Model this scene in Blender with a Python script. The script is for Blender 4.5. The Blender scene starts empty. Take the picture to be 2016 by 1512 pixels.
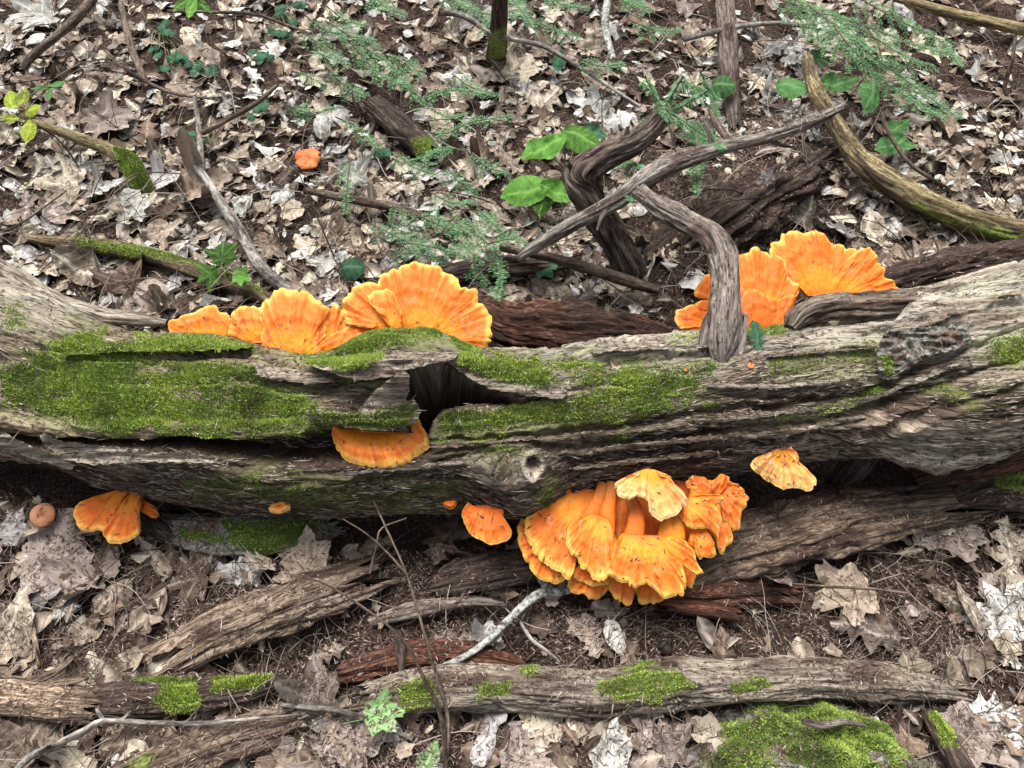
import bpy, bmesh, math, random
import numpy as np
from mathutils import Vector, Matrix
from mathutils.bvhtree import BVHTree

# ------------------------------------------------------------------ camera, sky, sun, exposure
SC = bpy.context.scene
COL = SC.collection
PITCH = math.radians(52.0)
CAM = np.array([0.0, 0.0, 1.35])
TANH = 2.0 / 3.0
cam_data = bpy.data.cameras.new("camera")
cam_data.sensor_width = 36.0
cam_data.lens = 18.0 / TANH
cam_data.clip_start = 0.02
cam_data.clip_end = 200.0
cam = bpy.data.objects.new("camera", cam_data)
cam.location = CAM
cam.rotation_euler = (math.pi / 2 - PITCH, 0, 0)
COL.objects.link(cam)
SC.camera = cam

SUN_EL, SUN_AZ = math.radians(70.0), math.radians(-25.0)   # azimuth from +y towards +x
world = bpy.data.worlds.new("World")
SC.world = world
world.use_nodes = True
wn, wl = world.node_tree.nodes, world.node_tree.links
wn.clear()
sky = wn.new('ShaderNodeTexSky'); sky.sky_type = 'NISHITA'; sky.sun_disc = False
sky.sun_elevation = SUN_EL; sky.sun_rotation = SUN_AZ
sky.air_density = 1.0; sky.dust_density = 6.0; sky.ozone_density = 1.0
hsv = wn.new('ShaderNodeHueSaturation'); hsv.inputs['Saturation'].default_value = 0.38
bg = wn.new('ShaderNodeBackground'); bg.inputs['Strength'].default_value = 0.07
wo = wn.new('ShaderNodeOutputWorld')
wl.new(sky.outputs[0], hsv.inputs['Color']); wl.new(hsv.outputs[0], bg.inputs[0]); wl.new(bg.outputs[0], wo.inputs[0])

sun_d = bpy.data.lights.new("sun", 'SUN')
sun_d.energy = 1.5
sun_d.angle = math.radians(36.0)
sun_d.color = (1.0, 0.985, 0.96)
sun = bpy.data.objects.new("sun", sun_d)
sdir = Vector((math.cos(SUN_EL) * math.sin(SUN_AZ), math.cos(SUN_EL) * math.cos(SUN_AZ), math.sin(SUN_EL)))
sun.rotation_euler = sdir.to_track_quat('Z', 'Y').to_euler()
sun.location = (0, 1, 4)
COL.objects.link(sun)

vs = SC.view_settings
vs.view_transform = 'Standard'; vs.look = 'None'; vs.gamma = 1.0; vs.use_curve_mapping = False
vs.exposure = 1.52
SC.cycles.max_bounces = 6; SC.cycles.diffuse_bounces = 3; SC.cycles.glossy_bounces = 2
SC.cycles.transparent_max_bounces = 4; SC.cycles.transmission_bounces = 2
SC.cycles.use_adaptive_sampling = True
SC.render.film_transparent = False

rng = np.random.default_rng(7)
random.seed(7)

# ------------------------------------------------------------------ noise and geometry helpers
def _hash(ix, iy, iz, seed):
    n = (ix * 374761393 + iy * 668265263 + iz * 2147483647 + seed * 144665) & 0xFFFFFFFF
    n = ((n ^ (n >> 13)) * 1274126177) & 0xFFFFFFFF
    n = ((n ^ (n >> 15)) * 2246822519) & 0xFFFFFFFF
    return ((n ^ (n >> 16)) & 0xFFFFFF) / float(0xFFFFFF)

def vnoise(x, y, z=0.0, seed=0):
    """smooth value noise, -1..1"""
    x, y, z = np.broadcast_arrays(np.asarray(x, float), np.asarray(y, float), np.asarray(z, float))
    fx, fy, fz = np.floor(x), np.floor(y), np.floor(z)
    ix, iy, iz = fx.astype(np.int64), fy.astype(np.int64), fz.astype(np.int64)
    tx, ty, tz = x - fx, y - fy, z - fz
    tx = tx * tx * tx * (tx * (tx * 6 - 15) + 10); ty = ty * ty * ty * (ty * (ty * 6 - 15) + 10); tz = tz * tz * (3 - 2 * tz)
    def L(dz):
        a = _hash(ix, iy, iz + dz, seed); b = _hash(ix + 1, iy, iz + dz, seed)
        c = _hash(ix, iy + 1, iz + dz, seed); d = _hash(ix + 1, iy + 1, iz + dz, seed)
        return (a * (1 - tx) + b * tx) * (1 - ty) + (c * (1 - tx) + d * tx) * ty
    if np.all(tz == 0):
        v = L(0)
    else:
        v = L(0) * (1 - tz) + L(1) * tz
    return v * 2 - 1

def fbm(x, y, z=0.0, oct=4, seed=0, gain=0.5):
    v = 0.0; a = 1.0; f = 1.0; tot = 0.0
    for o in range(oct):
        v = v + a * vnoise(np.asarray(x) * f, np.asarray(y) * f, np.asarray(z) * f, seed + o * 17)
        tot += a; a *= gain; f *= 2.03
    return v / tot

def smooth(e0, e1, x):
    t = np.clip((x - e0) / (e1 - e0 + 1e-12), 0, 1)
    return t * t * (3 - 2 * t)

def catmull(P, n, closed=False):
    P = np.asarray(P, float)
    if len(P) == 2:
        t = np.linspace(0, 1, n)[:, None]
        return P[0] * (1 - t) + P[1] * t
    Q = np.vstack([2 * P[0] - P[1], P, 2 * P[-1] - P[-2]])
    seg = len(P) - 1
    d = np.linalg.norm(np.diff(P[:, :2] if P.shape[1] > 3 else P, axis=0), axis=1); cum = np.r_[0, np.cumsum(d)]
    t = np.linspace(0, cum[-1], n)
    k = np.clip(np.searchsorted(cum, t, 'right') - 1, 0, seg - 1)
    f = ((t - cum[k]) / np.maximum(d[k], 1e-9))[:, None]
    p0, p1, p2, p3 = Q[k], Q[k + 1], Q[k + 2], Q[k + 3]
    return 0.5 * ((2 * p1) + (-p0 + p2) * f + (2 * p0 - 5 * p1 + 4 * p2 - p3) * f ** 2 + (-p0 + 3 * p1 - 3 * p2 + p3) * f ** 3)

def resample(P, n):
    P = np.asarray(P, float)
    d = np.linalg.norm(np.diff(P, axis=0), axis=1); cum = np.r_[0, np.cumsum(d)]
    t = np.linspace(0, cum[-1], n)
    return np.stack([np.interp(t, cum, P[:, i]) for i in range(P.shape[1])], 1)

def seg_dist(px, py, line):
    """distance to a polyline, and the position 0..1 along it"""
    line = np.asarray(line, float)
    best = np.full(px.shape, 1e9); tt = np.zeros(px.shape)
    L = np.r_[0, np.cumsum(np.linalg.norm(np.diff(line, axis=0), axis=1))]
    for i in range(len(line) - 1):
        ax, ay = line[i]; bx, by = line[i + 1]
        dx, dy = bx - ax, by - ay
        l2 = dx * dx + dy * dy + 1e-9
        t = np.clip(((px - ax) * dx + (py - ay) * dy) / l2, 0, 1)
        d = np.hypot(px - ax - t * dx, py - ay - t * dy)
        m = d < best
        best = np.where(m, d, best); tt = np.where(m, (L[i] + t * math.sqrt(l2)) / L[-1], tt)
    return best, tt

def poly_sdf(px, py, poly):
    """signed distance to a polygon, negative inside"""
    poly = np.asarray(poly, float)
    d, _ = seg_dist(px, py, np.vstack([poly, poly[:1]]))
    inside = np.zeros(px.shape, bool)
    n = len(poly)
    for i in range(n):
        x0, y0 = poly[i]; x1, y1 = poly[(i + 1) % n]
        c = ((y0 > py) != (y1 > py))
        xi = (x1 - x0) * (py - y0) / (y1 - y0 + 1e-12) + x0
        inside ^= c & (px < xi)
    return np.where(inside, -d, d)

FWD = np.array([0.0, math.cos(PITCH), -math.sin(PITCH)])
UPV = np.array([0.0, math.sin(PITCH), math.cos(PITCH)])
PXS = TANH / 1008.0
def ray(u, v):
    return np.array([(u - 1008) * PXS, 0, 0]) + UPV * ((756 - v) * PXS) + FWD
def project(P):
    D = np.asarray(P, float) - CAM
    dep = D @ FWD
    dep = np.where(dep < 1e-3, 1e-3, dep)
    return 1008 + D[..., 0] / dep / PXS, 756 - (D @ UPV) / dep / PXS
def at_z(u, v, z):
    d = ray(u, v); return CAM + d * ((z - CAM[2]) / d[2])
def at_plane(u, v, p, n):
    d = ray(u, v); return CAM + d * (np.dot(p - CAM, n) / np.dot(d, n))

def terrain(x, y):
    x = np.asarray(x, float); y = np.asarray(y, float)
    yy = np.maximum(y - 0.95, 0)
    h = 0.11 * yy * np.minimum(1, 0.35 + yy * 0.6)
    h = np.where(y > 6, 0.11 * 5.05 + 0.02 * (y - 6), h)
    near = smooth(9, 4, np.hypot(x, y - 1.5))
    h = h + near * (0.035 * vnoise(x * 1.7, y * 1.7, 3.3) + 0.018 * vnoise(x * 5, y * 5, 1.2) + 0.007 * vnoise(x * 14, y * 14, 8.1))
    # needle covered hump, remains of an old trunk, behind the log to the right
    h = h + 0.10 * np.exp(-(((x - 0.62) * 0.80 - (y - 1.62) * 0.60) / 0.10) ** 2 - (((x - 0.62) * 0.60 + (y - 1.62) * 0.80) / 0.34) ** 2)
    # hollow under the log
    h = h - 0.05 * np.exp(-((y - 0.80 - 0.16 * x * x) / 0.14) ** 2) * smooth(2.2, 1.4, np.abs(x))
    return h
def at_ground(u, v, h=0.0):
    d = ray(u, v); z = h
    for _ in range(14):
        p = CAM + d * ((z - CAM[2]) / d[2])
        z2 = 0.15 * z + 0.85 * (float(terrain(p[0], p[1])) + h)
        if abs(z2 - z) < 2e-4: z = z2; break
        z = z2
    return CAM + d * ((z - CAM[2]) / d[2])
def ground_normal(x, y, e=0.03):
    n = np.array([-(terrain(x + e, y) - terrain(x - e, y)) / (2 * e), -(terrain(x, y + e) - terrain(x, y - e)) / (2 * e), 1.0])
    return n / np.linalg.norm(n)

def mesh_from(name, V, F, smooth_shade=True, attrs=None, uv=None):
    """V (n,3); F (m,3|4) index array or list of arrays; attrs: point float or colour arrays"""
    me = bpy.data.meshes.new(name)
    Fs = F if isinstance(F, list) else [F]
    Fs = [np.asarray(f, np.int32) for f in Fs if len(f)]
    loops = np.concatenate([f.ravel() for f in Fs])
    sizes = np.concatenate([np.full(len(f), f.shape[1], np.int32) for f in Fs])
    starts = np.r_[0, np.cumsum(sizes)[:-1]].astype(np.int32)
    me.vertices.add(len(V)); me.vertices.foreach_set('co', np.asarray(V, np.float32).ravel())
    me.loops.add(len(loops)); me.loops.foreach_set('vertex_index', loops.astype(np.int32))
    me.polygons.add(len(sizes)); me.polygons.foreach_set('loop_start', starts); me.polygons.foreach_set('loop_total', sizes)
    me.polygons.foreach_set('use_smooth', np.full(len(sizes), bool(smooth_shade)))
    if uv is not None:
        l = me.uv_layers.new(name='grain')
        l.data.foreach_set('uv', np.asarray(uv, np.float32)[loops].ravel())
    for k, a in (attrs or {}).items():
        a = np.asarray(a, np.float32)
        if a.ndim == 1:
            at = me.attributes.new(k, 'FLOAT', 'POINT'); at.data.foreach_set('value', a)
        else:
            at = me.attributes.new(k, 'FLOAT_COLOR', 'POINT')
            c = np.ones((len(a), 4), np.float32); c[:, :3] = a[:, :3]; at.data.foreach_set('color', c.ravel())
    me.update(calc_edges=True)
    return me

def link(name, me, mats=None, parent=None):
    o = bpy.data.objects.new(name, me); COL.objects.link(o)
    if mats is not None and me is not None:
        for m in (mats if isinstance(mats, (list, tuple)) else [mats]):
            if m.name not in [s.name for s in me.materials if s]: me.materials.append(m)
    if parent is not None: o.parent = parent
    return o
def tag(o, label=None, cat=None, group=None, kind=None):
    if label: o['label'] = label
    if cat: o['category'] = cat
    if group: o['group'] = group
    if kind: o['kind'] = kind
    return o
def empty(name, loc=(0, 0, 0)):
    o = bpy.data.objects.new(name, None); o.location = loc; o.empty_display_size = 0.05; COL.objects.link(o); return o
def adopt(parent, child):
    """child meshes are written in world coordinates: keep them there"""
    child.parent = parent
    child.matrix_parent_inverse = Matrix.Translation(parent.location).inverted()
    return child

def grid_faces(nu, nv, wrap_v=False):
    i = np.arange(nu - 1)[:, None]; j = np.arange(nv if wrap_v else nv - 1)[None, :]
    jn = (j + 1) % nv
    return np.stack([i * nv + j, (i + 1) * nv + j, (i + 1) * nv + jn, i * nv + jn], -1).reshape(-1, 4)
def vert_normals(V, F):
    V = np.asarray(V); N = np.zeros_like(V)
    a, b, c = V[F[:, 0]], V[F[:, 1]], V[F[:, 2]]
    n = np.cross(b - a, c - a)
    if F.shape[1] == 4:
        n = n + np.cross(c - a, V[F[:, 3]] - a)
    for k in range(F.shape[1]): np.add.at(N, F[:, k], n)
    return N / np.maximum(np.linalg.norm(N, axis=1, keepdims=True), 1e-12)
# ------------------------------------------------------------------ materials
def srgb(r, g, b):
    f = lambda c: (c / 255 / 12.92) if c / 255 <= 0.04045 else ((c / 255 + 0.055) / 1.055) ** 2.4
    return (f(r), f(g), f(b), 1.0)
class NB:
    """small node-tree builder"""
    def __init__(s, name, rough=0.8, spec=0.25):
        s.m = bpy.data.materials.new(name); s.m.use_nodes = True
        s.t = s.m.node_tree; s.n = s.t.nodes; s.l = s.t.links
        s.b = s.n['Principled BSDF']; s.b.inputs['Roughness'].default_value = rough
        s.b.inputs['Specular IOR Level'].default_value = spec
    def node(s, t, **kw):
        n = s.n.new(t)
        for k, v in kw.items(): setattr(n, k, v)
        return n
    def put(s, sock, val):
        if hasattr(val, 'is_linked') or hasattr(val, 'links'): s.l.new(val, sock)
        else: sock.default_value = val
    def noise(s, vec, scale, detail=4, rough=0.55, dist=0.0):
        n = s.node('ShaderNodeTexNoise'); s.l.new(vec, n.inputs['Vector'])
        n.inputs['Scale'].default_value = scale; n.inputs['Detail'].default_value = detail
        n.inputs['Roughness'].default_value = rough; n.inputs['Distortion'].default_value = dist
        return n.outputs['Fac']
    def mapping(s, vec, scale, loc=(0, 0, 0)):
        n = s.node('ShaderNodeMapping'); s.l.new(vec, n.inputs[0]); n.inputs['Scale'].default_value = scale
        n.inputs['Location'].default_value = loc; return n.outputs[0]
    def ramp(s, fac, stops, interp='LINEAR'):
        n = s.node('ShaderNodeValToRGB'); n.color_ramp.interpolation = interp
        e = n.color_ramp.elements
        while len(e) > 1: e.remove(e[-1])
        for i, (p, c) in enumerate(stops):
            x = e[0] if i == 0 else e.new(p)
            x.position = p; x.color = c if len(c) == 4 else (*c, 1)
        s.l.new(fac, n.inputs[0]); return n.outputs[0]
    def mix(s, fac, a, b, mode='MIX'):
        n = s.node('ShaderNodeMix', data_type='RGBA', blend_type=mode)
        s.put(n.inputs[0], fac); s.put(n.inputs[6], a); s.put(n.inputs[7], b); return n.outputs[2]
    def math(s, op, a, b=0.0, clamp=False):
        n = s.node('ShaderNodeMath', operation=op, use_clamp=clamp); s.put(n.inputs[0], a); s.put(n.inputs[1], b); return n.outputs[0]
    def attr(s, name, out='Fac'):
        n = s.node('ShaderNodeAttribute', attribute_name=name); return n.outputs[out]
    def uv(s): 
        n = s.node('ShaderNodeUVMap', uv_map='grain'); return n.outputs[0]
    def obj(s): return s.node('ShaderNodeTexCoord').outputs['Object']
    def bump(s, h, strength, dist):
        n = s.node('ShaderNodeBump'); n.inputs['Strength'].default_value = strength; n.inputs['Distance'].default_value = dist
        s.l.new(h, n.inputs['Height']); s.l.new(n.outputs[0], s.b.inputs['Normal'])
    def color(s, c): s.put(s.b.inputs['Base Color'], c)

def wood_mat(name, dark, mid, light, grey=None, grey_amt=0.0, moss=True, bumpd=0.003, fscale=1.0, rough=0.85):
    k = NB(name, rough, 0.2)
    uv = k.uv()
    g1 = k.noise(k.mapping(uv, (13, 120 * fscale, 1)), 1.0, 6, 0.65, 0.5)
    g2 = k.noise(k.mapping(uv, (70, 420 * fscale, 1), (3, 1, 0)), 1.0, 4, 0.6, 0.2)
    big = k.noise(k.mapping(uv, (3.0, 9.0, 1), (7, 3, 0)), 1.0, 4, 0.6, 0.6)
    s = k.math('ADD', k.math('MULTIPLY', g1, 0.55), k.math('MULTIPLY', g2, 0.45))
    col = k.ramp(s, [(0.40, dark), (0.465, [0.55 * (a + b) for a, b in zip(dark, mid)]), (0.505, mid), (0.56, [0.5 * (a + b) for a, b in zip(mid, light)]), (0.62, light)])
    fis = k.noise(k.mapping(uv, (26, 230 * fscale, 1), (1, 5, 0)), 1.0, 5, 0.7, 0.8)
    fis = k.ramp(fis, [(0.35, (0.26, 0.22, 0.20)), (0.42, (1, 1, 1))])  # dark stained fibres and the shade of narrow cracks, put into the colour
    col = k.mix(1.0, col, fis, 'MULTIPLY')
    tone = k.ramp(big, [(0.32, (0.42, 0.38, 0.36)), (0.48, (0.95, 0.95, 0.95)), (0.66, (1.4, 1.36, 1.3))])
    col = k.mix(1.0, col, tone, 'MULTIPLY')
    if grey is not None:
        gcol = k.mix(1.0, k.ramp(s, [(0.39, [c * 0.25 for c in grey[:3]]), (0.47, [c * 0.68 for c in grey[:3]]), (0.60, [min(1, c * 1.25) for c in grey[:3]])]), fis, 'MULTIPLY')
        gf = k.math('ADD', k.attr('pale'), grey_amt, True)
        col = k.mix(gf, col, gcol)
    # rotten, water-dark streaks, red rot and the painted shade of hole and slot carried as masks on the mesh
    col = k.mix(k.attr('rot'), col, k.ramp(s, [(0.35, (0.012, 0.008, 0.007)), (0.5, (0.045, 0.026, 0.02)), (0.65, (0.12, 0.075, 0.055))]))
    if moss:
        mn = k.noise(k.obj(), 160, 3, 0.6)
        mcol = k.ramp(mn, [(0.3, (0.075, 0.095, 0.024)), (0.5, (0.195, 0.265, 0.056)), (0.7, (0.31, 0.39, 0.10))])
        mf = k.math('MULTIPLY', k.attr('moss'), k.ramp(k.math('ADD', k.math('MULTIPLY', mn, 0.5), k.math('MULTIPLY', g1, 0.5)), [(0.38, (0.35, 0.35, 0.35)), (0.5, (1, 1, 1))]))
        col = k.mix(mf, col, mcol)
    k.color(col)
    h = k.math('ADD', k.math('ADD', k.math('MULTIPLY', g1, 1.0), k.math('MULTIPLY', g2, 0.6)), k.math('MULTIPLY', fis, 0.5))
    k.bump(h, 1.0, bumpd * 1.3)
    return k.m

M = {}
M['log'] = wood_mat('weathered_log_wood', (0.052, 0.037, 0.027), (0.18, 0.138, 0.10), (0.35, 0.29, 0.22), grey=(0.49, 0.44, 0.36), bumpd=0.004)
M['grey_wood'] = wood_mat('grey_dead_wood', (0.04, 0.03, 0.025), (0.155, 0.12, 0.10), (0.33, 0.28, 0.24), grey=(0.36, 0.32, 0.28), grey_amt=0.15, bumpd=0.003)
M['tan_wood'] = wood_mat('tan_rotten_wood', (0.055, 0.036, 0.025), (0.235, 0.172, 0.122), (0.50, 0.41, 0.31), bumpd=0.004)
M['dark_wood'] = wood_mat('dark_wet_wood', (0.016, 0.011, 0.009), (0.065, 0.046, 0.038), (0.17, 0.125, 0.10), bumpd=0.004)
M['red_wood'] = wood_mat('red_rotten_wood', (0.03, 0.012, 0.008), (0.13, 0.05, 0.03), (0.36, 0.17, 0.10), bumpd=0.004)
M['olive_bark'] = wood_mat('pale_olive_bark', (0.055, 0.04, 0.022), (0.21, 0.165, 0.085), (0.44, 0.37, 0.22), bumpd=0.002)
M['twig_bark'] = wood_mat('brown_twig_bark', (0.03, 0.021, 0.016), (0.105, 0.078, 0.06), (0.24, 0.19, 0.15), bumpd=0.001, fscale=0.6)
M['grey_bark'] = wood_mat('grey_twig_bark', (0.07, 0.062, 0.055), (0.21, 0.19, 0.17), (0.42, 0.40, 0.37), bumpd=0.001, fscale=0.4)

def lichen_mat():
    k = NB('lichen_crusted_bark', 0.9, 0.1)
    n = k.noise(k.obj(), 140, 5, 0.7); b = k.noise(k.obj(), 35, 4, 0.6, 0.5)
    c = k.ramp(n, [(0.32, (0.03, 0.028, 0.025)), (0.48, (0.15, 0.145, 0.12)), (0.62, (0.36, 0.36, 0.31))])
    c2 = k.ramp(n, [(0.35, (0.05, 0.03, 0.022)), (0.6, (0.22, 0.15, 0.11))])
    c = k.mix(k.ramp(b, [(0.48, (0, 0, 0)), (0.6, (1, 1, 1))]), c, c2)
    k.color(k.mix(k.attr('moss'), c, (0.075, 0.125, 0.02, 1)))
    k.bump(k.math('ADD', n, b), 1.0, 0.006)
    return k.m
M['lichen'] = lichen_mat()

def moss_mat():
    k = NB('moss_shoots', 0.7, 0.15)
    g = k.node('ShaderNodeNewGeometry')
    r = g.outputs['Random Per Island']
    c = k.ramp(r, [(0.0, (0.12, 0.165, 0.035)), (0.35, (0.27, 0.38, 0.065)), (0.75, (0.40, 0.53, 0.11)), (0.93, (0.48, 0.56, 0.18)), (1.0, (0.30, 0.23, 0.10))])
    p = k.noise(k.obj(), 9, 3, 0.6)
    c = k.mix(1.0, c, k.ramp(p, [(0.3, (0.55, 0.62, 0.6)), (0.5, (1, 1, 1)), (0.7, (1.25, 1.2, 1.0))]), 'MULTIPLY')
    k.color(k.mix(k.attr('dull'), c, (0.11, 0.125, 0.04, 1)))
    return k.m
M['moss'] = moss_mat()

def ground_mat():
    k = NB('forest_duff', 0.95, 0.1)
    o = k.obj()
    n = k.noise(o, 130, 6, 0.7, 1.0); b = k.noise(o, 12, 4, 0.6, 0.5)
    c = k.ramp(n, [(0.33, (0.014, 0.010, 0.008)), (0.48, (0.055, 0.039, 0.032)), (0.58, (0.125, 0.092, 0.076)), (0.70, (0.27, 0.215, 0.18))])
    c = k.mix(1.0, c, k.ramp(b, [(0.35, (0.7, 0.66, 0.64)), (0.6, (1.1, 1.0, 0.95))]), 'MULTIPLY')
    k.color(c); k.bump(k.math('ADD', n, k.math('MULTIPLY', b, 0.5)), 1.0, 0.012)
    return k.m
M['ground'] = ground_mat()

def fungus_mat():
    k = NB('orange_fungus_flesh', 0.62, 0.3)
    col = k.attr('tint', 'Color')
    n = k.noise(k.obj(), 75, 4, 0.6, 0.3)
    f = k.noise(k.obj(), 320, 3, 0.6)
    c = k.mix(1.0, col, k.ramp(n, [(0.3, (0.90, 0.80, 0.7)), (0.5, (1, 1, 1)), (0.72, (1.06, 1.14, 1.3))]), 'MULTIPLY')
    k.color(c)
    k.b.inputs['Subsurface Weight'].default_value = 0.18
    k.b.inputs['Subsurface Radius'].default_value = (1.0, 0.45, 0.12)
    k.b.inputs['Subsurface Scale'].default_value = 0.006
    k.bump(k.math('ADD', n, k.math('MULTIPLY', f, 0.5)), 0.5, 0.0015)
    return k.m
M['fungus'] = fungus_mat()

def leaf_mat(name, a, b, c, spots=0.35, trans=0.0):
    """dead or green leaf: a dark, b main, c light; the midrib and side veins are read from the leaf's own coordinates"""
    k = NB(name, 0.72, 0.22)
    uv = k.uv()
    g = k.node('ShaderNodeNewGeometry'); oi = k.node('ShaderNodeObjectInfo')
    rnd = k.math('FRACT', k.math('ADD', g.outputs['Random Per Island'], oi.outputs['Random']))
    n = k.noise(uv, 6, 5, 0.65, 0.4)
    f = k.noise(uv, 46, 3, 0.6)
    s = k.math('ADD', k.math('MULTIPLY', n, 0.7), k.math('MULTIPLY', f, 0.3))
    col = k.ramp(s, [(0.40, a), (0.48, b), (0.54, b), (0.63, c)])
    val = k.ramp(rnd, [(0.0, (0.36, 0.34, 0.32)), (0.3, (0.7, 0.69, 0.68)), (0.6, (1.0, 1.0, 1.0)), (1.0, (1.22, 1.21, 1.2))])
    col = k.mix(1.0, col, val, 'MULTIPLY')
    vein = k.attr('vein')
    col = k.mix(k.math('MULTIPLY', vein, 0.55), col, [min(1, x * 1.5) for x in c[:3]] + [1])
    if spots:
        sp = k.noise(uv, 14, 2, 0.5)
        col = k.mix(k.math('MULTIPLY', k.ramp(sp, [(0.62, (0, 0, 0)), (0.68, (1, 1, 1))]), spots), col, [x * 0.45 for x in a[:3]] + [1])
    k.color(col)
    k.bump(k.math('ADD', k.math('MULTIPLY', vein, 0.7), k.math('MULTIPLY', s, 0.8)), 0.6, 0.002)
    if trans:
        t = k.node('ShaderNodeBsdfTranslucent'); k.l.new(col, t.inputs[0])
        mx = k.node('ShaderNodeMixShader'); mx.inputs[0].default_value = trans
        out = k.n['Material Output']
        k.l.new(k.b.outputs[0], mx.inputs[1]); k.l.new(t.outputs[0], mx.inputs[2]); k.l.new(mx.outputs[0], out.inputs[0])
    return k.m
LEAF_TONES = ['white', 'cream', 'tan', 'brown', 'pinkish', 'dark', 'grey']
M['leaf_white'] = leaf_mat('bleached_leaf', (0.22, 0.21, 0.185), (0.47, 0.455, 0.415), (0.68, 0.665, 0.625))
M['leaf_cream'] = leaf_mat('cream_dead_leaf', (0.17, 0.138, 0.10), (0.40, 0.34, 0.255), (0.60, 0.545, 0.45))
M['leaf_tan'] = leaf_mat('tan_dead_leaf', (0.12, 0.09, 0.066), (0.265, 0.205, 0.152), (0.41, 0.35, 0.285))
M['leaf_brown'] = leaf_mat('brown_dead_leaf', (0.07, 0.045, 0.032), (0.17, 0.118, 0.084), (0.29, 0.22, 0.165))
M['leaf_pinkish'] = leaf_mat('pinkish_brown_dead_leaf', (0.10, 0.076, 0.062), (0.245, 0.195, 0.166), (0.39, 0.335, 0.295))
M['leaf_dark'] = leaf_mat('dark_wet_dead_leaf', (0.025, 0.016, 0.012), (0.075, 0.05, 0.038), (0.15, 0.105, 0.08))
M['leaf_grey'] = leaf_mat('grey_dead_leaf', (0.20, 0.185, 0.18), (0.36, 0.335, 0.325), (0.52, 0.50, 0.49))
M['green_bright'] = leaf_mat('bright_green_leaf', (0.06, 0.16, 0.022), (0.105, 0.265, 0.038), (0.18, 0.36, 0.07), 0.1, 0.25)
M['green_mid'] = leaf_mat('mid_green_leaf', (0.035, 0.105, 0.03), (0.07, 0.18, 0.052), (0.13, 0.26, 0.09), 0.1, 0.2)
M['green_dark'] = leaf_mat('dark_green_leaf', (0.015, 0.055, 0.025), (0.03, 0.095, 0.045), (0.06, 0.15, 0.08), 0.1, 0.1)
M['green_yellow'] = leaf_mat('yellow_green_leaf', (0.16, 0.23, 0.02), (0.28, 0.36, 0.04), (0.42, 0.46, 0.09), 0.15, 0.25)
M['green_pale'] = leaf_mat('pale_green_leaf', (0.14, 0.28, 0.10), (0.24, 0.40, 0.16), (0.36, 0.50, 0.25), 0.1, 0.2)

def island_mat(name, stops, rough=0.8, spec=0.2, attr_mix=None):
    k = NB(name, rough, spec)
    g = k.node('ShaderNodeNewGeometry')
    k.color(k.ramp(g.outputs['Random Per Island'], stops))
    return k.m
M['needle_litter'] = island_mat('fallen_needles', [(0.0, (0.03, 0.019, 0.014)), (0.3, (0.085, 0.052, 0.040)), (0.6, (0.16, 0.108, 0.085)), (0.82, (0.26, 0.195, 0.16)), (1.0, (0.50, 0.42, 0.36))])
M['needle_green'] = island_mat('hemlock_needles', [(0.0, (0.022, 0.075, 0.034)), (0.4, (0.052, 0.165, 0.050)), (0.8, (0.09, 0.255, 0.075)), (1.0, (0.15, 0.30, 0.14))], 0.55, 0.35)
M['fibre'] = island_mat('loose_wood_fibres', [(0.0, (0.02, 0.014, 0.011)), (0.35, (0.075, 0.054, 0.041)), (0.7, (0.19, 0.148, 0.112)), (1.0, (0.42, 0.36, 0.29))])
M['twiglet'] = island_mat('thin_twigs', [(0.0, (0.03, 0.02, 0.015)), (0.4, (0.085, 0.06, 0.045)), (0.75, (0.19, 0.145, 0.11)), (1.0, (0.42, 0.36, 0.30))])

def plain_mat(name, a, b, scale=60, rough=0.8, bumpd=0.002, spec=0.25):
    k = NB(name, rough, spec)
    n = k.noise(k.obj(), scale, 4, 0.6, 0.3)
    k.color(k.ramp(n, [(0.35, a), (0.65, b)])); k.bump(n, 0.5, bumpd); return k.m
M['milkcap'] = plain_mat('brown_orange_mushroom', (0.36, 0.15, 0.075), (0.50, 0.235, 0.125), 25, 0.55, 0.0003)
M['red_cap'] = plain_mat('red_orange_mushroom', (0.40, 0.10, 0.03), (0.60, 0.19, 0.055), 25, 0.6, 0.0004)
M['stem'] = plain_mat('green_stem', (0.10, 0.13, 0.05), (0.2, 0.19, 0.09), 30)
M['lichen_white'] = plain_mat('white_lichen', (0.045, 0.04, 0.035), (0.52, 0.53, 0.48), 110, 0.9, 0.003)
M['acorn'] = plain_mat('dark_acorn', (0.02, 0.016, 0.012), (0.05, 0.038, 0.03), 50, 0.45)
M['rock'] = plain_mat('grey_brown_rock', (0.05, 0.042, 0.036), (0.16, 0.14, 0.125), 30, 0.9, 0.006)
# ------------------------------------------------------------------ ground
def build_ground():
    def axis(lo, hi, step, far):
        core = np.arange(lo, hi + 1e-6, step)
        g = np.cumsum(step * 1.35 ** np.arange(1, 24)); g = g[g < far]
        return np.r_[(lo - g)[::-1], core, hi + g]
    xs = axis(-2.6, 2.6, 0.02, 40); ys = axis(0.05, 4.3, 0.02, 40)
    X, Y = np.meshgrid(xs, ys, indexing='ij')
    Z = terrain(X, Y) + 0.004 * vnoise(X * 45, Y * 45, 2) + 0.003 * vnoise(X * 90, Y * 90, 4)
    me = mesh_from('ground', np.stack([X, Y, Z], -1).reshape(-1, 3), grid_faces(len(xs), len(ys)))
    o = link('ground', me, M['ground']); o['kind'] = 'structure'
    return o
build_ground()

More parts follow.
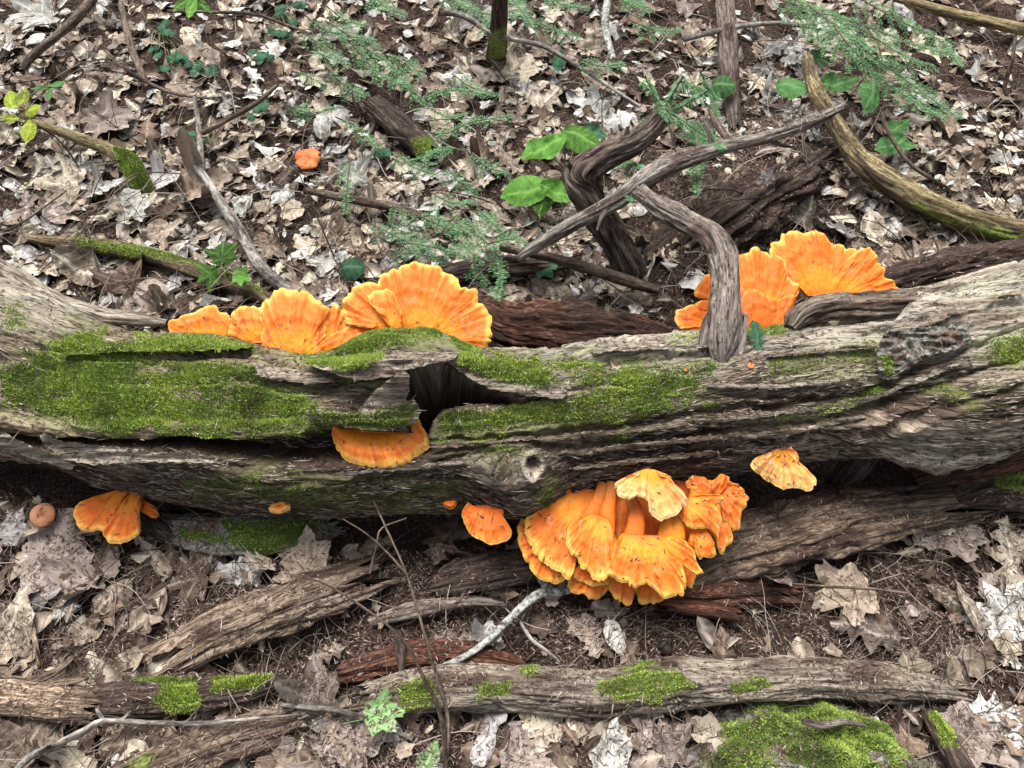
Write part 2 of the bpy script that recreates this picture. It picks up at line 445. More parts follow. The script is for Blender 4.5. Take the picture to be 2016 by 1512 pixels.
# ------------------------------------------------------------------ moss shoots on a surface
def moss_shoots(V, F, w, count, length, dull=None, seed=0, lean=0.7, width=0.0009):
    """blades of moss rooted on the faces where the weight w is high"""
    r = np.random.default_rng(seed)
    T = np.vstack([F[:, [0, 1, 2]], F[:, [0, 2, 3]]]) if F.shape[1] == 4 else F
    a, b, c = V[T[:, 0]], V[T[:, 1]], V[T[:, 2]]
    n = np.cross(b - a, c - a); A = np.linalg.norm(n, axis=1)
    p = A * np.clip(w[T].mean(1) - 0.12, 0, 1) ** 1.3
    if p.sum() <= 0: return None
    k = r.choice(len(T), count, p=p / p.sum())
    u, v = r.random(count), r.random(count); m = u + v > 1; u[m], v[m] = 1 - u[m], 1 - v[m]
    P = a[k] + (b[k] - a[k]) * u[:, None] + (c[k] - a[k]) * v[:, None]
    N = n[k] / np.maximum(A[k], 1e-12)[:, None]
    if np.mean(N @ (-FWD)) < 0: N = -N
    D = N + lean * r.normal(0, 0.6, (count, 3)) + np.array([0, 0, 0.25])
    D /= np.linalg.norm(D, axis=1, keepdims=True)
    S = np.cross(D, r.normal(0, 1, (count, 3))); S /= np.linalg.norm(S, axis=1, keepdims=True)
    ww = w[T[k, 0]]
    L = length * (0.45 + 0.9 * r.random(count))[:, None] * (0.5 + 0.5 * np.clip(ww, 0, 1))[:, None]
    W = width * (0.7 + 0.6 * r.random(count))[:, None]
    V4 = np.stack([P - N * 0.001, P + D * L * 0.5 + S * W, P + D * L + N * L * .1, P + D * L * 0.45 - S * W], 1).reshape(-1, 3)
    Fq = np.arange(count)[:, None] * 4 + np.array([[0, 1, 2, 3]])
    dl = np.repeat((dull[T[k, 0]] if dull is not None else np.zeros(count)), 4)
    return mesh_from('moss', V4, Fq, False, {'dull': dl})

# ------------------------------------------------------------------ the big fallen log
LOG_CTRL = [  # u, v of the axis in the photograph, half thickness (px), height of the axis (m)
    (-700, 600, 185, 0.20), (-300, 650, 180, 0.19), (0, 722, 170, 0.175), (200, 792, 154, 0.165), (400, 825, 163, 0.16),
    (600, 856, 155, 0.16), (800, 850, 160, 0.16), (1000, 846, 158, 0.16), (1200, 818, 148, 0.165), (1400, 790, 142, 0.17),
    (1600, 768, 137, 0.18), (1800, 745, 162, 0.195), (2016, 700, 182, 0.21), (2400, 630, 190, 0.225), (2750, 580, 190, 0.235)]
def log_axis():
    C = []
    for u, v, h, z in LOG_CTRL:
        p = at_z(u, v, z); dep = np.dot(p - CAM, FWD)
        C.append([*p, h * PXS * dep * 0.985])
    return np.array(C)
LC = log_axis()
LC_FINE = catmull(LC, 600); LC_FINE = LC_FINE[np.argsort(LC_FINE[:, 0])]
def log_frame(xq):
    """axis point, radius and frame of the log at x = xq"""
    fine = LC_FINE
    y, z, r = (np.interp(xq, fine[:, 0], fine[:, i]) for i in (1, 2, 3))
    e = 0.02
    y2, y1 = np.interp(xq + e, fine[:, 0], fine[:, 1]), np.interp(xq - e, fine[:, 0], fine[:, 1])
    z2, z1 = np.interp(xq + e, fine[:, 0], fine[:, 2]), np.interp(xq - e, fine[:, 0], fine[:, 2])
    T = np.stack([np.full_like(xq, 2 * e), y2 - y1, z2 - z1], -1); T /= np.linalg.norm(T, axis=-1, keepdims=True)
    Fr = np.stack([T[:, 1], -T[:, 0], np.zeros_like(xq)], -1); Fr /= np.linalg.norm(Fr, axis=-1, keepdims=True)
    U = np.cross(T, -Fr); U *= np.sign(U[:, 2:3])
    return np.stack([xq, y, z], -1), r, T, Fr, U

x_vis = np.linspace(-1.18, 1.18, 1080)
XL = np.r_[np.linspace(LC[0, 0] + .05, -1.19, 40), x_vis, np.linspace(1.19, LC[-1, 0] - .05, 40)]
TH = np.r_[np.linspace(math.radians(-58), math.radians(158), 290), np.linspace(math.radians(158), math.radians(302), 30)[1:-1]]
LCc, LR, LT, LFr, LU = log_frame(XL)
NL, NT = len(XL), len(TH)
LN = np.cos(TH)[None, :, None] * LFr[:, None, :] + np.sin(TH)[None, :, None] * LU[:, None, :]
LB = LCc[:, None, :] + LR[:, None, None] * LN
LPX, LPY = project(LB)
vis = smooth(-0.3, 0.1, np.einsum('ijk,ijk->ij', LN, (CAM - LB) / np.linalg.norm(CAM - LB, axis=-1, keepdims=True)))
LOGF = grid_faces(NL, NT, True)
log_bvh = BVHTree.FromPolygons([Vector(p) for p in LB[::6, ::5].reshape(-1, 3)], [tuple(int(i) for i in f) for f in grid_faces(len(LB[::6]), LB[::6, ::5].shape[1], True)])
def on_log(u, v, off=0.0):
    d = Vector(ray(u, v)).normalized()
    h = log_bvh.ray_cast(Vector(CAM), d)
    if h[0] is None:
        return None, None
    x = np.array([h[0].x]); c, r, T, Fr, U = log_frame(x)
    w = np.array(h[0]) - c[0]; w -= T[0] * np.dot(w, T[0]); n = w / np.linalg.norm(w)
    return np.array(h[0]) + n * off, n

S_, Q_ = np.broadcast_arrays(XL[:, None], (TH[None, :] * LR[:, None]))
S_ = S_.copy(); Q_ = Q_.copy()
px, py = LPX, LPY
# the grain swerves round the knots
for ku, kv, kr, ka in ((1046, 905, 60, 0.02), (968, 916, 45, 0.012), (1020, 965, 80, 0.03), (1560, 880, 60, 0.01)):
    d2 = ((px - ku) / 1.5) ** 2 + (py - kv) ** 2
    Q_ += vis * ka * np.tanh((py - kv) / (kr * .4)) * np.exp(-d2 / (kr * kr))
Qw = Q_ + 0.012 * fbm(S_ * 5, Q_ * 9, 1.7, 3) + 0.004 * vnoise(S_ * 22, Q_ * 30, 5.1)

MOSS_POLY = [
    ([(0, 735), (70, 690), (160, 650), (250, 665), (370, 655), (500, 668), (505, 690), (330, 702), (400, 715), (510, 712), (530, 760), (615, 775), (650, 832), (590, 855), (480, 862), (350, 852), (190, 858), (140, 825), (40, 806), (0, 795)], 1.0),
    ([(560, 702), (640, 692), (700, 686), (780, 684), (850, 686), (866, 696), (850, 704), (800, 712), (765, 724), (742, 742), (690, 742), (650, 716)], 1.15),
    ([(880, 690), (930, 692), (1060, 700), (1090, 720), (1105, 758), (1040, 756), (960, 750), (915, 728)], 1.05),
    ([(850, 822), (872, 800), (950, 797), (1090, 787), (1200, 768), (1130, 745), (1060, 712), (1110, 702), (1270, 712), (1275, 735), (1370, 748), (1385, 792), (1250, 832), (1100, 836), (960, 850), (860, 858)], 1.1),
    ([(1540, 828), (1560, 808), (1640, 795), (1660, 806), (1600, 822)], 0.9), ([(1640, 800), (1690, 770), (1740, 740), (1745, 770), (1690, 800)], 0.75),
    ([(1930, 690), (1960, 670), (2030, 650), (2030, 700), (1980, 715)], 1.0), ([(1650, 690), (1720, 668), (1730, 700), (1660, 715)], 0.6),
    ([(1240, 725), (1300, 715), (1420, 720), (1400, 745), (1300, 745)], 0.8), ([(1480, 700), (1600, 690), (1740, 690), (1740, 740), (1620, 745), (1500, 740)], 0.42), ([(120, 640), (300, 650), (500, 655), (500, 668), (250, 664), (150, 660)], 0.7), ([(1490, 720), (1540, 700), (1550, 720), (1520, 735)], 0.7),
    ([(1460, 645), (1540, 640), (1550, 660), (1470, 665)], 0.7), ([(1325, 655), (1400, 652), (1395, 668), (1325, 670)], 0.55),
    ([(1060, 950), (1085, 935), (1095, 955), (1080, 990), (1060, 1000)], 0.9), ([(960, 880), (1000, 872), (1020, 885), (990, 895)], 0.8),
    ([(1385, 790), (1415, 780), (1420, 795), (1395, 803)], 0.9), ([(1210, 868), (1245, 828), (1262, 830), (1230, 870)], 0.9),
    ([(0, 610), (40, 600), (60, 640), (10, 660)], 0.6), ([(350, 960), (420, 960), (420, 985), (360, 985)], 0.7),
    ([(430, 905), (640, 940), (900, 950), (900, 1000), (640, 1000), (300, 985)], 0.42), ([(1800, 760), (1990, 735), (2000, 770), (1850, 800)], 0.4),
    ([(1880, 570), (2016, 560), (2016, 580), (1990, 600)], 0.3), ([(850, 860), (1060, 855), (1060, 872), (860, 880)], 0.6)]
moss = np.zeros_like(px); film = np.zeros_like(px)
jit = 14 * fbm(px / 45, py / 30, 0.5, 3, 5) + 9 * fbm(px / 14, py / 9, 3.5, 2, 6)
for poly, amt in MOSS_POLY:
    sd = poly_sdf(px, py, poly) + jit
    moss = np.maximum(moss, amt * smooth(13, -20, sd)); film = np.maximum(film, min(amt, 1) * smooth(40, -14, sd))
patch = fbm(px / 60, py / 26, 2.2, 4, 9)
fibre = vnoise(S_ * 10, Qw * 70, 9.0, 37)
moss = np.clip(moss - smooth(0.14, 0.45, patch) * 0.6 - 0.22 * smooth(0.1, 0.6, fibre), 0, 1.1) * vis
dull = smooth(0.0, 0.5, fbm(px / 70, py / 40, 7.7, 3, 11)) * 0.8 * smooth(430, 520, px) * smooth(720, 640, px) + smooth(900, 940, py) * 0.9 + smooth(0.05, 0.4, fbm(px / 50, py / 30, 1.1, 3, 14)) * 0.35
dull = np.clip(dull, 0, 1)

# relief of the wood, metres along the outward normal
rough_zone = np.clip(smooth(840, 900, py) + smooth(1150, 1350, px) * smooth(690, 760, py), 0, 1)
d = 0.010 * fbm(S_ * 5, Qw * 7, 0.3, 3, 21) + 0.0042 * vnoise(S_ * 5.0, Qw * 42, 1.0, 22) * (0.7 + 0.5 * rough_zone)
crk = np.abs(vnoise(S_ * 2.6, Qw * 30, 4.0, 23) + 0.25 * vnoise(S_ * 14, Qw * 60, 4.0, 24))
d -= (0.006 + 0.006 * rough_zone) * smooth(0.10, 0.0, crk) * smooth(-0.15, 0.25, vnoise(S_ * 4, Qw * 9, 2.0, 25) + 0.3 * rough_zone)
rid = 1 - np.abs(vnoise(S_ * 11, Qw * 95, 2.7, 33)); rid2 = 1 - np.abs(vnoise(S_ * 24, Qw * 190, 6.7, 34))
d += (0.0026 + 0.002 * rough_zone) * (rid ** 3 - 0.4) + 0.0014 * (rid2 ** 3 - 0.4)
cr2 = np.abs(vnoise(S_ * 4.5, Qw * 62 + 0.8 * vnoise(S_ * 20, Qw * 20, 1.0), 3.0, 35)); d -= (0.0035 + 0.004 * rough_zone) * smooth(0.10, 0.0, cr2) * smooth(-0.2, 0.2, vnoise(S_ * 6, Qw * 14, 5.0, 36))
d += (0.0022 + 0.0016 * rough_zone) * fbm(S_ * 9, Qw * 120, 0.7, 3, 26) + 0.0011 * fbm(S_ * 40, Qw * 330, 0.2, 2, 27)
# splintered steps: strips of wood that have come away in layers
step = vnoise(S_ * 5.5 + 0.4 * vnoise(S_ * 30, Qw * 80, 1, 30), Qw * 22, 8.0, 29)
d += 0.0045 * rough_zone * smooth(0.12, 0.18, step) + 0.004 * smooth(0.22, 0.27, step) * (1 - rough_zone)
mlump = 0.5 + 0.5 * fbm(px / 16, py / 12, 6.0, 3, 31)
d = d * (1 - 0.35 * np.clip(moss, 0, 1)) + np.clip(moss, 0, 1) * (0.001 + 0.004 * mlump)

def feat_line(pts, width, depth, taper=True, jit_a=5.0, seed=0):
    dd, t = seg_dist(px + jit_a * vnoise(px / 17, py / 17, seed + .5), py + jit_a * vnoise(px / 21, py / 13, seed + 9.5), pts)
    k = np.sin(np.pi * np.clip(t, 0.02, 0.98)) ** 0.5 if taper else 1.0
    return depth * smooth(width, width * 0.25, dd / np.maximum(k, 0.2)) * vis
def feat_poly(poly, edge, depth, jit_a=5.0, seed=0):
    sd = poly_sdf(px, py, poly) + jit_a * fbm(px / 22, py / 22, seed + .5, 3)
    return depth * smooth(edge, -edge, sd) * vis
def feat_bump(u, v, a, b, rot, h, p=1.0):
    c, s = math.cos(rot), math.sin(rot)
    X = ((px - u) * c + (py - v) * s) / a; Y = (-(px - u) * s + (py - v) * c) / b
    return h * np.exp(-(X * X + Y * Y) ** p) * vis

# long slot under the mossy plate at the left, and the wood lip below it
slot = [(-60, 838), (0, 846), (80, 866), (150, 860), (300, 868), (350, 856), (480, 866), (590, 860), (640, 838), (690, 846), (840, 858), (850, 890), (800, 905), (700, 912), (600, 910), (520, 912), (470, 898), (380, 884), (260, 876), (120, 868), (60, 874), (0, 862), (-60, 850)]
d += feat_line([(0, 838), (150, 848), (350, 842), (480, 852), (600, 845)], 26, 0.014, False)
d += feat_poly([(60, 872), (250, 888), (400, 902), (500, 925), (700, 925), (700, 990), (500, 975), (300, 962), (180, 940), (90, 890)], 14, 0.012)
d += feat_poly(slot, 4, -0.085, 4, 3)
d += feat_poly([(-80, 905), (80, 915), (180, 950), (280, 975), (300, 1050), (-80, 1050)], 10, -0.05, 5, 4)
# hole beside the arch, the arch itself
d += feat_bump(775, 695, 120, 48, 0.05, 0.040, 1.2) + feat_bump(860, 672, 60, 34, 0.5, 0.014)
d += feat_poly([(790, 752), (815, 736), (860, 728), (885, 734), (915, 756), (960, 775), (1000, 790), (930, 792), (872, 802), (848, 824), (838, 862), (812, 846), (800, 800)], 5, -0.14, 4, 5)
d += feat_line([(930, 782), (1010, 792), (1090, 786)], 9, -0.02)
d += feat_line([(515, 700), (600, 735), (700, 748), (780, 742)], 10, -0.022)
d += feat_line([(300, 712), (420, 700), (530, 690)], 7, -0.014) + feat_line([(100, 705), (220, 712), (330, 712)], 6, -0.010)
d += feat_line([(540, 720), (640, 742), (720, 745)], 12, 0.010) + feat_line([(520, 770), (640, 775), (700, 760)], 6, -0.012)
d += feat_line([(210, 760), (400, 757), (560, 765)], 5, -0.006) + feat_line([(380, 645), (520, 662)], 6, -0.008)
d += feat_line([(0, 655), (100, 690), (180, 700)], 6, -0.010) + feat_line([(0, 590), (110, 660), (300, 650)], 6, -0.009)
# long grooves sweeping along the front to the right-hand end
for i, ln in enumerate([
    [(840, 868), (960, 862), (1100, 852), (1250, 838), (1400, 806), (1560, 800), (1700, 770), (1800, 730), (2016, 640)],
    [(860, 890), (1000, 870), (1150, 880), (1300, 862), (1500, 842), (1650, 820), (1800, 770), (1940, 725), (2040, 700)],
    [(1100, 905), (1250, 890), (1400, 872), (1560, 862), (1700, 840), (1820, 800), (2016, 745)],
    [(1120, 930), (1260, 912), (1420, 895), (1500, 890)], [(1390, 778), (1500, 782), (1600, 790), (1700, 782)],
    [(980, 700), (1150, 716), (1350, 700), (1550, 690)], [(1040, 690), (1300, 676), (1480, 668)], [(1120, 768), (1180, 760), (1260, 765)],
    [(640, 960), (800, 930), (940, 945), (1000, 985)], [(700, 985), (850, 965), (960, 985)], [(850, 905), (940, 890), (1030, 868), (1100, 890), (1150, 930), (1100, 990)],
    [(1560, 640), (1700, 610), (1900, 560), (2016, 530)], [(1700, 660), (1850, 620), (2016, 590)], [(1840, 700), (1930, 640), (2030, 610)]]):
    d += feat_line(ln, 9 + 5 * (i < 3), -0.009 - 0.008 * (i < 3), True, 7, i)
d += feat_line([(1100, 893), (1300, 876), (1500, 858), (1680, 832), (1800, 792)], 14, 0.009)
# knots and the belly below them
d += feat_bump(1022, 958, 70, 46, 0.0, 0.034, 1.3) + feat_bump(968, 914, 40, 26, 0.1, 0.014)
kd = np.hypot((px - 1047) / 1.05, py - 906)
crumb = smooth(6, -10, poly_sdf(px, py, [(800, 756), (885, 738), (960, 775), (872, 802), (838, 862), (805, 830)]))
d += vis * crumb * (0.02 * fbm(px / 14, py / 12, 3.1, 3, 51) + 0.02 * vnoise(px / 30, py / 20, 2.1, 52))
d += vis * (0.016 * np.exp(-((kd - 17) / 8.5) ** 2) - 0.022 * smooth(13, 5, kd)) + vis * 0.0022 * np.sin(kd / 2.6) * smooth(40, 12, kd)
k2 = np.hypot((px - 950) / 1.5, py - 924); d += vis * (0.007 * np.exp(-((k2 - 12) / 6) ** 2)) + vis * 0.0018 * np.sin(k2 / 2.4) * smooth(36, 10, k2)
# root flare at the right-hand end, its sharp lower edge
d += feat_poly([(1640, 850), (1760, 810), (1900, 760), (2100, 700), (2100, 820), (2016, 850), (1940, 880), (1830, 912), (1760, 890)], 26, 0.036, 6, 8)
d += feat_poly([(1840, 925), (1950, 888), (2030, 850), (2110, 830), (2110, 990), (1700, 990), (1640, 915), (1760, 900)], 6, -0.06, 6, 9)
d += feat_bump(1700, 600, 120, 26, -0.05, 0.022, 1.4)
d += feat_poly([(1600, 616), (1640, 606), (1720, 608), (1790, 600), (1760, 626), (1640, 636)], 6, -0.022, 3, 12)
d += feat_poly([(1730, 680), (1745, 655), (1890, 640), (1910, 665), (1870, 690), (1800, 700), (1790, 725), (1740, 740)], 5, -0.006, 4, 10)

pale = np.clip(smooth(1480, 1750, px) * smooth(720, 600, py) * 1.0 + smooth(960, 1100, px) * smooth(712, 690, py) * 0.75
               + smooth(330, 120, px) * smooth(690, 600, py) * 0.75 + smooth(1680, 1800, px) * smooth(800, 850, py) * 0.75
               + 0.5 * np.exp(-((px - 1000) / 75) ** 2 - ((py - 930) / 40) ** 2) + 0.30 * smooth(560, 700, px) * smooth(780, 740, py), 0, 1)
pale = np.clip(pale * (0.75 + 0.7 * fbm(S_ * 6, Qw * 25, 3.0, 3, 41)), 0, 1) * vis
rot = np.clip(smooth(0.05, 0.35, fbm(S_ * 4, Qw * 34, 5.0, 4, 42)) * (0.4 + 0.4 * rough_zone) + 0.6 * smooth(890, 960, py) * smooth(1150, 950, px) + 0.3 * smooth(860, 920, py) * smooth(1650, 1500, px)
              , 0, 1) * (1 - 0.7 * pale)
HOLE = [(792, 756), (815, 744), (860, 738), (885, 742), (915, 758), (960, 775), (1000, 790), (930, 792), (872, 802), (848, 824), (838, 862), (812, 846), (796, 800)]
rot = np.maximum(rot, vis * smooth(14, 5, poly_sdf(px, py, HOLE))); rot = np.maximum(rot, vis * 0.9 * smooth(9, 3, poly_sdf(px, py, slot)))  # inside shade of hole and slot painted near-black through this mask
hm = 1 - smooth(16, 6, poly_sdf(px, py, HOLE)); moss = moss * hm; film = film * hm * (1 - smooth(6, 0, poly_sdf(px, py, slot)))
kp = np.exp(-((np.hypot((px - 1047) / 1.05, py - 906) - 17) / 7) ** 2) + 0.7 * np.exp(-((px - 950) / 28) ** 2 - ((py - 924) / 16) ** 2); pale = np.clip(pale + vis * 0.35 * kp, 0, 1); rot = rot * (1 - 0.8 * np.clip(kp, 0, 1))
LV = LB + LN * d[..., None]
LVf = LV.reshape(-1, 3)
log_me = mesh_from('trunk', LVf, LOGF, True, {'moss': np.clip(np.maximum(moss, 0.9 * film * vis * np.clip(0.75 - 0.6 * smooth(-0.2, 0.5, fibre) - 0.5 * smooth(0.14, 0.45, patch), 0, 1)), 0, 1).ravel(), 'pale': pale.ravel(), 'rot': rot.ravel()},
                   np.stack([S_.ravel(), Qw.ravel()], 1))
LOG = empty('fallen_log', (0.0, 0.80, 0.0))
tag(LOG, 'huge rotting fallen trunk patched with green moss, lying across the whole picture', 'log')
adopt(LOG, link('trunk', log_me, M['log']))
mv = np.clip(moss * vis, 0, 1).ravel()
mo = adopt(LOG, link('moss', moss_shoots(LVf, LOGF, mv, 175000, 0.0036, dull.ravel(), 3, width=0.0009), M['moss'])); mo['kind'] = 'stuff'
def loose_fibres(count, seed):
    """splinters lifting from the weathered wood, lying along its grain"""
    r = np.random.default_rng(seed)
    w = vis[40:-40, :290] * (1 - 0.85 * np.clip(moss[40:-40, :290], 0, 1)) * (0.35 + rough_zone[40:-40, :290]) * smooth(-0.35, 0.4, fbm(px[40:-40, :290] / 70, py[40:-40, :290] / 30, 4.2, 3))
    w = w.ravel(); k = r.choice(len(w), count, p=w / w.sum())
    i, j = k // 290 + 40, k % 290
    P = LV[i, j] + r.normal(0, 0.001, (count, 3)); N = LN[i, j]
    T = LV[np.minimum(i + 5, NL - 1), j] - LV[np.maximum(i - 5, 0), j]; T /= np.linalg.norm(T, axis=1, keepdims=True)
    S = np.cross(N, T)
    T = T + S * r.normal(0, 0.16, (count, 1)) + N * r.normal(0.04, 0.10, (count, 1))
    L = np.where(r.random(count) < 0.2, r.uniform(0.02, 0.05, count), r.uniform(0.006, 0.02, count))[:, None]; W = r.uniform(0.0005, 0.0015, count)[:, None]
    up = N * r.uniform(0.0004, 0.0016, (count, 1))
    V = np.stack([P - T * L * .5, P - S * W + up, P + T * L * .5 + up, P + S * W + up * .3], 1).reshape(-1, 3)
    o = adopt(LOG, link('loose_fibres', mesh_from('loose_fibres', V, np.arange(count)[:, None] * 4 + [[0, 1, 2, 3]], False), M['fibre'])); o['kind'] = 'stuff'
loose_fibres(22000, 77)
FULL_BVH = [(LVf[:], LOGF)]

# ---- loose plates and splinters that stand off the trunk
def shell(name, outline, off, thick, mat, parent=LOG, step=3.0, jit_a=4.0, seed=0, grain=90, curl=None, moss_poly=None, pale_v=0.0, base=None, label=None, rel=0.004, moss_n=0, moss_dull=0.0):
    """plate with an outline measured in the photograph, lying off (u,v) metres above the trunk's surface"""
    P = np.asarray(outline, float)
    x0, y0 = P.min(0) - 6; x1, y1 = P.max(0) + 6
    us = np.arange(x0, x1, step); vs_ = np.arange(y0, y1, step)
    U, W = np.meshgrid(us, vs_, indexing='ij')
    jf = lambda a, b: jit_a * fbm(a / 16, b / 16, seed + .3, 3) + jit_a * .5 * vnoise(a / 6, b / 6, seed + 3.3)
    sd = poly_sdf(U, W, P) + jf(U, W)
    cell = (sd[:-1, :-1] < 0) | (sd[1:, :-1] < 0) | (sd[1:, 1:] < 0) | (sd[:-1, 1:] < 0)
    gx, gy = np.gradient(sd, step)
    gl = np.maximum(np.hypot(gx, gy), 0.3)
    push = np.clip(sd, 0, step * 1.6)
    U2 = U - gx / gl * push; W2 = W - gy / gl * push
    use = np.zeros(sd.shape, bool)
    for a in (0, 1):
        for b in (0, 1): use[a:sd.shape[0] - 1 + a, b:sd.shape[1] - 1 + b] |= cell
    idx = -np.ones(sd.shape, int); ii = np.argwhere(use)
    pts, nrm, good = [], [], []
    for i, j in ii:
        p, n = (base or on_log)(U2[i, j], W2[i, j])
        if p is None: p, n = np.full(3, np.nan), np.full(3, np.nan)
        if n is not None and not np.isnan(p[0]):
            dv = (CAM - p) / np.linalg.norm(CAM - p); n = dv / max(float(np.dot(dv, n)), 0.45)   # lift the plate so that it keeps its measured outline
        pts.append(p); nrm.append(n)
    pts = np.array(pts); nrm = np.array(nrm)
    ok = ~np.isnan(pts[:, 0])
    idx[ii[:, 0], ii[:, 1]] = np.where(ok, np.cumsum(ok) - 1, -1)
    ii = ii[ok]; pts = pts[ok]; nrm = nrm[ok]
    uu, ww, ss = U2[ii[:, 0], ii[:, 1]], W2[ii[:, 0], ii[:, 1]], np.minimum(sd[ii[:, 0], ii[:, 1]], 0)
    o = off(uu, ww) if callable(off) else np.full(len(uu), off)
    f = rel * vnoise(uu / 60, ww / 7, seed + 1.1) + rel * .6 * fbm(uu / 20, ww / 4, seed + 2.1, 2)
    if curl: o = o + curl * np.exp(ss / 9.0)
    edge = np.clip(-ss / (step * 2.0), 0, 1)
    mossw = np.zeros(len(uu))
    for mp in (moss_poly or []):
        mossw = np.maximum(mossw, smooth(5, -8, poly_sdf(uu, ww, mp) + 9 * fbm(uu / 18, ww / 14, seed, 3)))
    top = pts + nrm * (o + f + mossw * 0.004)[:, None]
    bot = pts + nrm * (o - thick * (0.35 + 0.65 * edge))[:, None]
    n = len(top); V = np.vstack([top, bot])
    C = np.argwhere(cell)
    q = np.stack([idx[C[:, 0], C[:, 1]], idx[C[:, 0] + 1, C[:, 1]], idx[C[:, 0] + 1, C[:, 1] + 1], idx[C[:, 0], C[:, 1] + 1]], 1)
    q = q[(q >= 0).all(1)][:, ::-1]
    E = np.vstack([q[:, [0, 1]], q[:, [1, 2]], q[:, [2, 3]], q[:, [3, 0]]])
    key = set(map(tuple, E)); bd = np.array([e for e in key if (e[1], e[0]) not in key])
    F = np.vstack([q, q[:, ::-1] + n, np.stack([bd[:, 1], bd[:, 0], bd[:, 0] + n, bd[:, 1] + n], 1)])
    z = np.zeros(n)
    me = mesh_from(name, V, F, True, {'moss': np.r_[mossw, z], 'pale': np.full(2 * n, pale_v), 'rot': np.r_[z, z + .5]}, np.vstack([np.stack([uu * 0.00095, ww * 0.00095], 1)] * 2))
    ob = link(name, me, mat); adopt(parent, ob)
    if label: ob['label'] = label
    if moss_n:
        mm = moss_shoots(V, q, np.r_[mossw, z], moss_n, 0.0042, np.full(2 * n, moss_dull), seed + 50, width=0.0009)
        if mm: m2 = adopt(parent, link('moss', mm, M['moss'])); m2['kind'] = 'stuff'
    FULL_BVH.append((V, F))
    return ob
# plates of the trunk: the mossy arch over the hole, the broken flap beside it, the snag, a patch of bark
shell('arch_plate', [(600, 712), (650, 700), (695, 690), (725, 655), (785, 636), (845, 645), (890, 672), (912, 690), (892, 708), (866, 713), (828, 720), (798, 730), (760, 744), (700, 748), (650, 735)],
      lambda u, v: 0.052 + 0.016 * smooth(690, 730, v) - 0.030 * smooth(720, 620, u) - 0.02 * smooth(870, 915, u), 0.022, M['log'], seed=1, moss_poly=[[(560, 702), (640, 694), (690, 690), (720, 655), (780, 638), (835, 648), (850, 672), (805, 682), (760, 700), (730, 720), (690, 730), (650, 715)], [(600, 712), (690, 690), (690, 728), (640, 724)]], pale_v=0.3, moss_n=9000)
shell('broken_flap', [(884, 688), (925, 690), (972, 706), (1042, 736), (1102, 758), (1120, 774), (1104, 786), (1038, 780), (962, 764), (912, 738), (882, 712)],
      lambda u, v: 0.034 - 0.012 * smooth(1000, 1120, u), 0.024, M['log'], seed=2, moss_poly=[[(890, 692), (930, 690), (1000, 716), (1085, 744), (1090, 762), (1030, 758), (960, 745), (905, 718)]], pale_v=0.35, moss_n=6000)
shell('snag', [(600, 806), (645, 806), (700, 816), (716, 796), (740, 768), (772, 744), (790, 728), (806, 738), (806, 768), (800, 788), (816, 784), (830, 812), (816, 834), (775, 847), (735, 849), (690, 843), (645, 832), (608, 822)],
      lambda u, v: 0.030 + 0.052 * smooth(815, 735, v) * smooth(690, 775, u) + 0.012 * smooth(840, 815, v), 0.03, M['log'], seed=3, step=2.5, jit_a=3, moss_poly=[[(600, 800), (700, 812), (790, 800), (806, 786), (822, 812), (806, 834), (740, 852), (640, 834)]], pale_v=0.35, moss_n=2600, moss_dull=0.75)
shell('torn_strip', [(78, 856), (160, 874), (260, 886), (350, 892), (430, 900), (420, 912), (330, 910), (250, 912), (180, 915), (120, 902), (88, 878)], 0.036, 0.02, M['log'], seed=4, pale_v=0.45, curl=0.008)
shell('torn_strip', [(-40, 842), (10, 852), (70, 880), (150, 915), (140, 926), (70, 905), (0, 880), (-40, 866)], 0.03, 0.02, M['log'], seed=5, pale_v=0.5, curl=0.006)
shell('raised_strip', [(500, 716), (560, 722), (640, 738), (660, 752), (600, 756), (545, 748), (505, 738)], 0.02, 0.014, M['log'], seed=6, pale_v=0.3)
shell('raised_strip', [(120, 700), (250, 692), (400, 690), (505, 684), (520, 668), (400, 660), (300, 668), (180, 676)], 0.014, 0.014, M['log'], seed=16, pale_v=0.25, moss_poly=[MOSS_POLY[0][0]], moss_n=6000)
shell('bark_patch', [(1726, 692), (1740, 654), (1800, 647), (1895, 638), (1914, 662), (1882, 690), (1822, 704), (1792, 724), (1762, 750), (1733, 744)], lambda u, v: 0.020 + 0.006 * vnoise(u / 14, v / 12, 3.0), 0.022, M['lichen'], seed=7, step=2.5, jit_a=6, rel=0.008,
      moss_poly=[[(1735, 700), (1760, 700), (1762, 740), (1738, 740)]], moss_n=900, label='grey lichen-crusted flake of bark')
for i, (ln, w) in enumerate([([(1120, 858), (1240, 848), (1340, 836)], 9), ([(1380, 830), (1480, 820), (1590, 806)], 8), ([(1180, 885), (1300, 872), (1450, 856)], 10), ([(1480, 858), (1580, 846), (1690, 822)], 9),
                             ([(1130, 922), (1250, 908), (1400, 892)], 10), ([(1700, 790), (1790, 756), (1880, 718)], 9), ([(860, 880), (960, 872), (1040, 862)], 7), ([(660, 935), (780, 922), (900, 912)], 8),
                             ([(1520, 700), (1620, 690), (1720, 682)], 7), ([(1180, 690), (1300, 684), (1420, 680)], 6), ([(1760, 830), (1850, 800), (1960, 760)], 10), ([(1400, 760), (1520, 762), (1640, 752)], 8), ([(1820, 640), (1920, 600), (2010, 575)], 8)]):
    a = np.array(ln, float); up = a - [0, w * .5]; dn = (a + [0, w * .5])[::-1]
    shell('splinter', np.vstack([a[0] - [14, -1], up, a[-1] + [16, -2], dn]), 0.015, 0.014, M['log'], seed=20 + i, jit_a=4, step=2.5, pale_v=0.35 * (i % 2), rel=0.003)

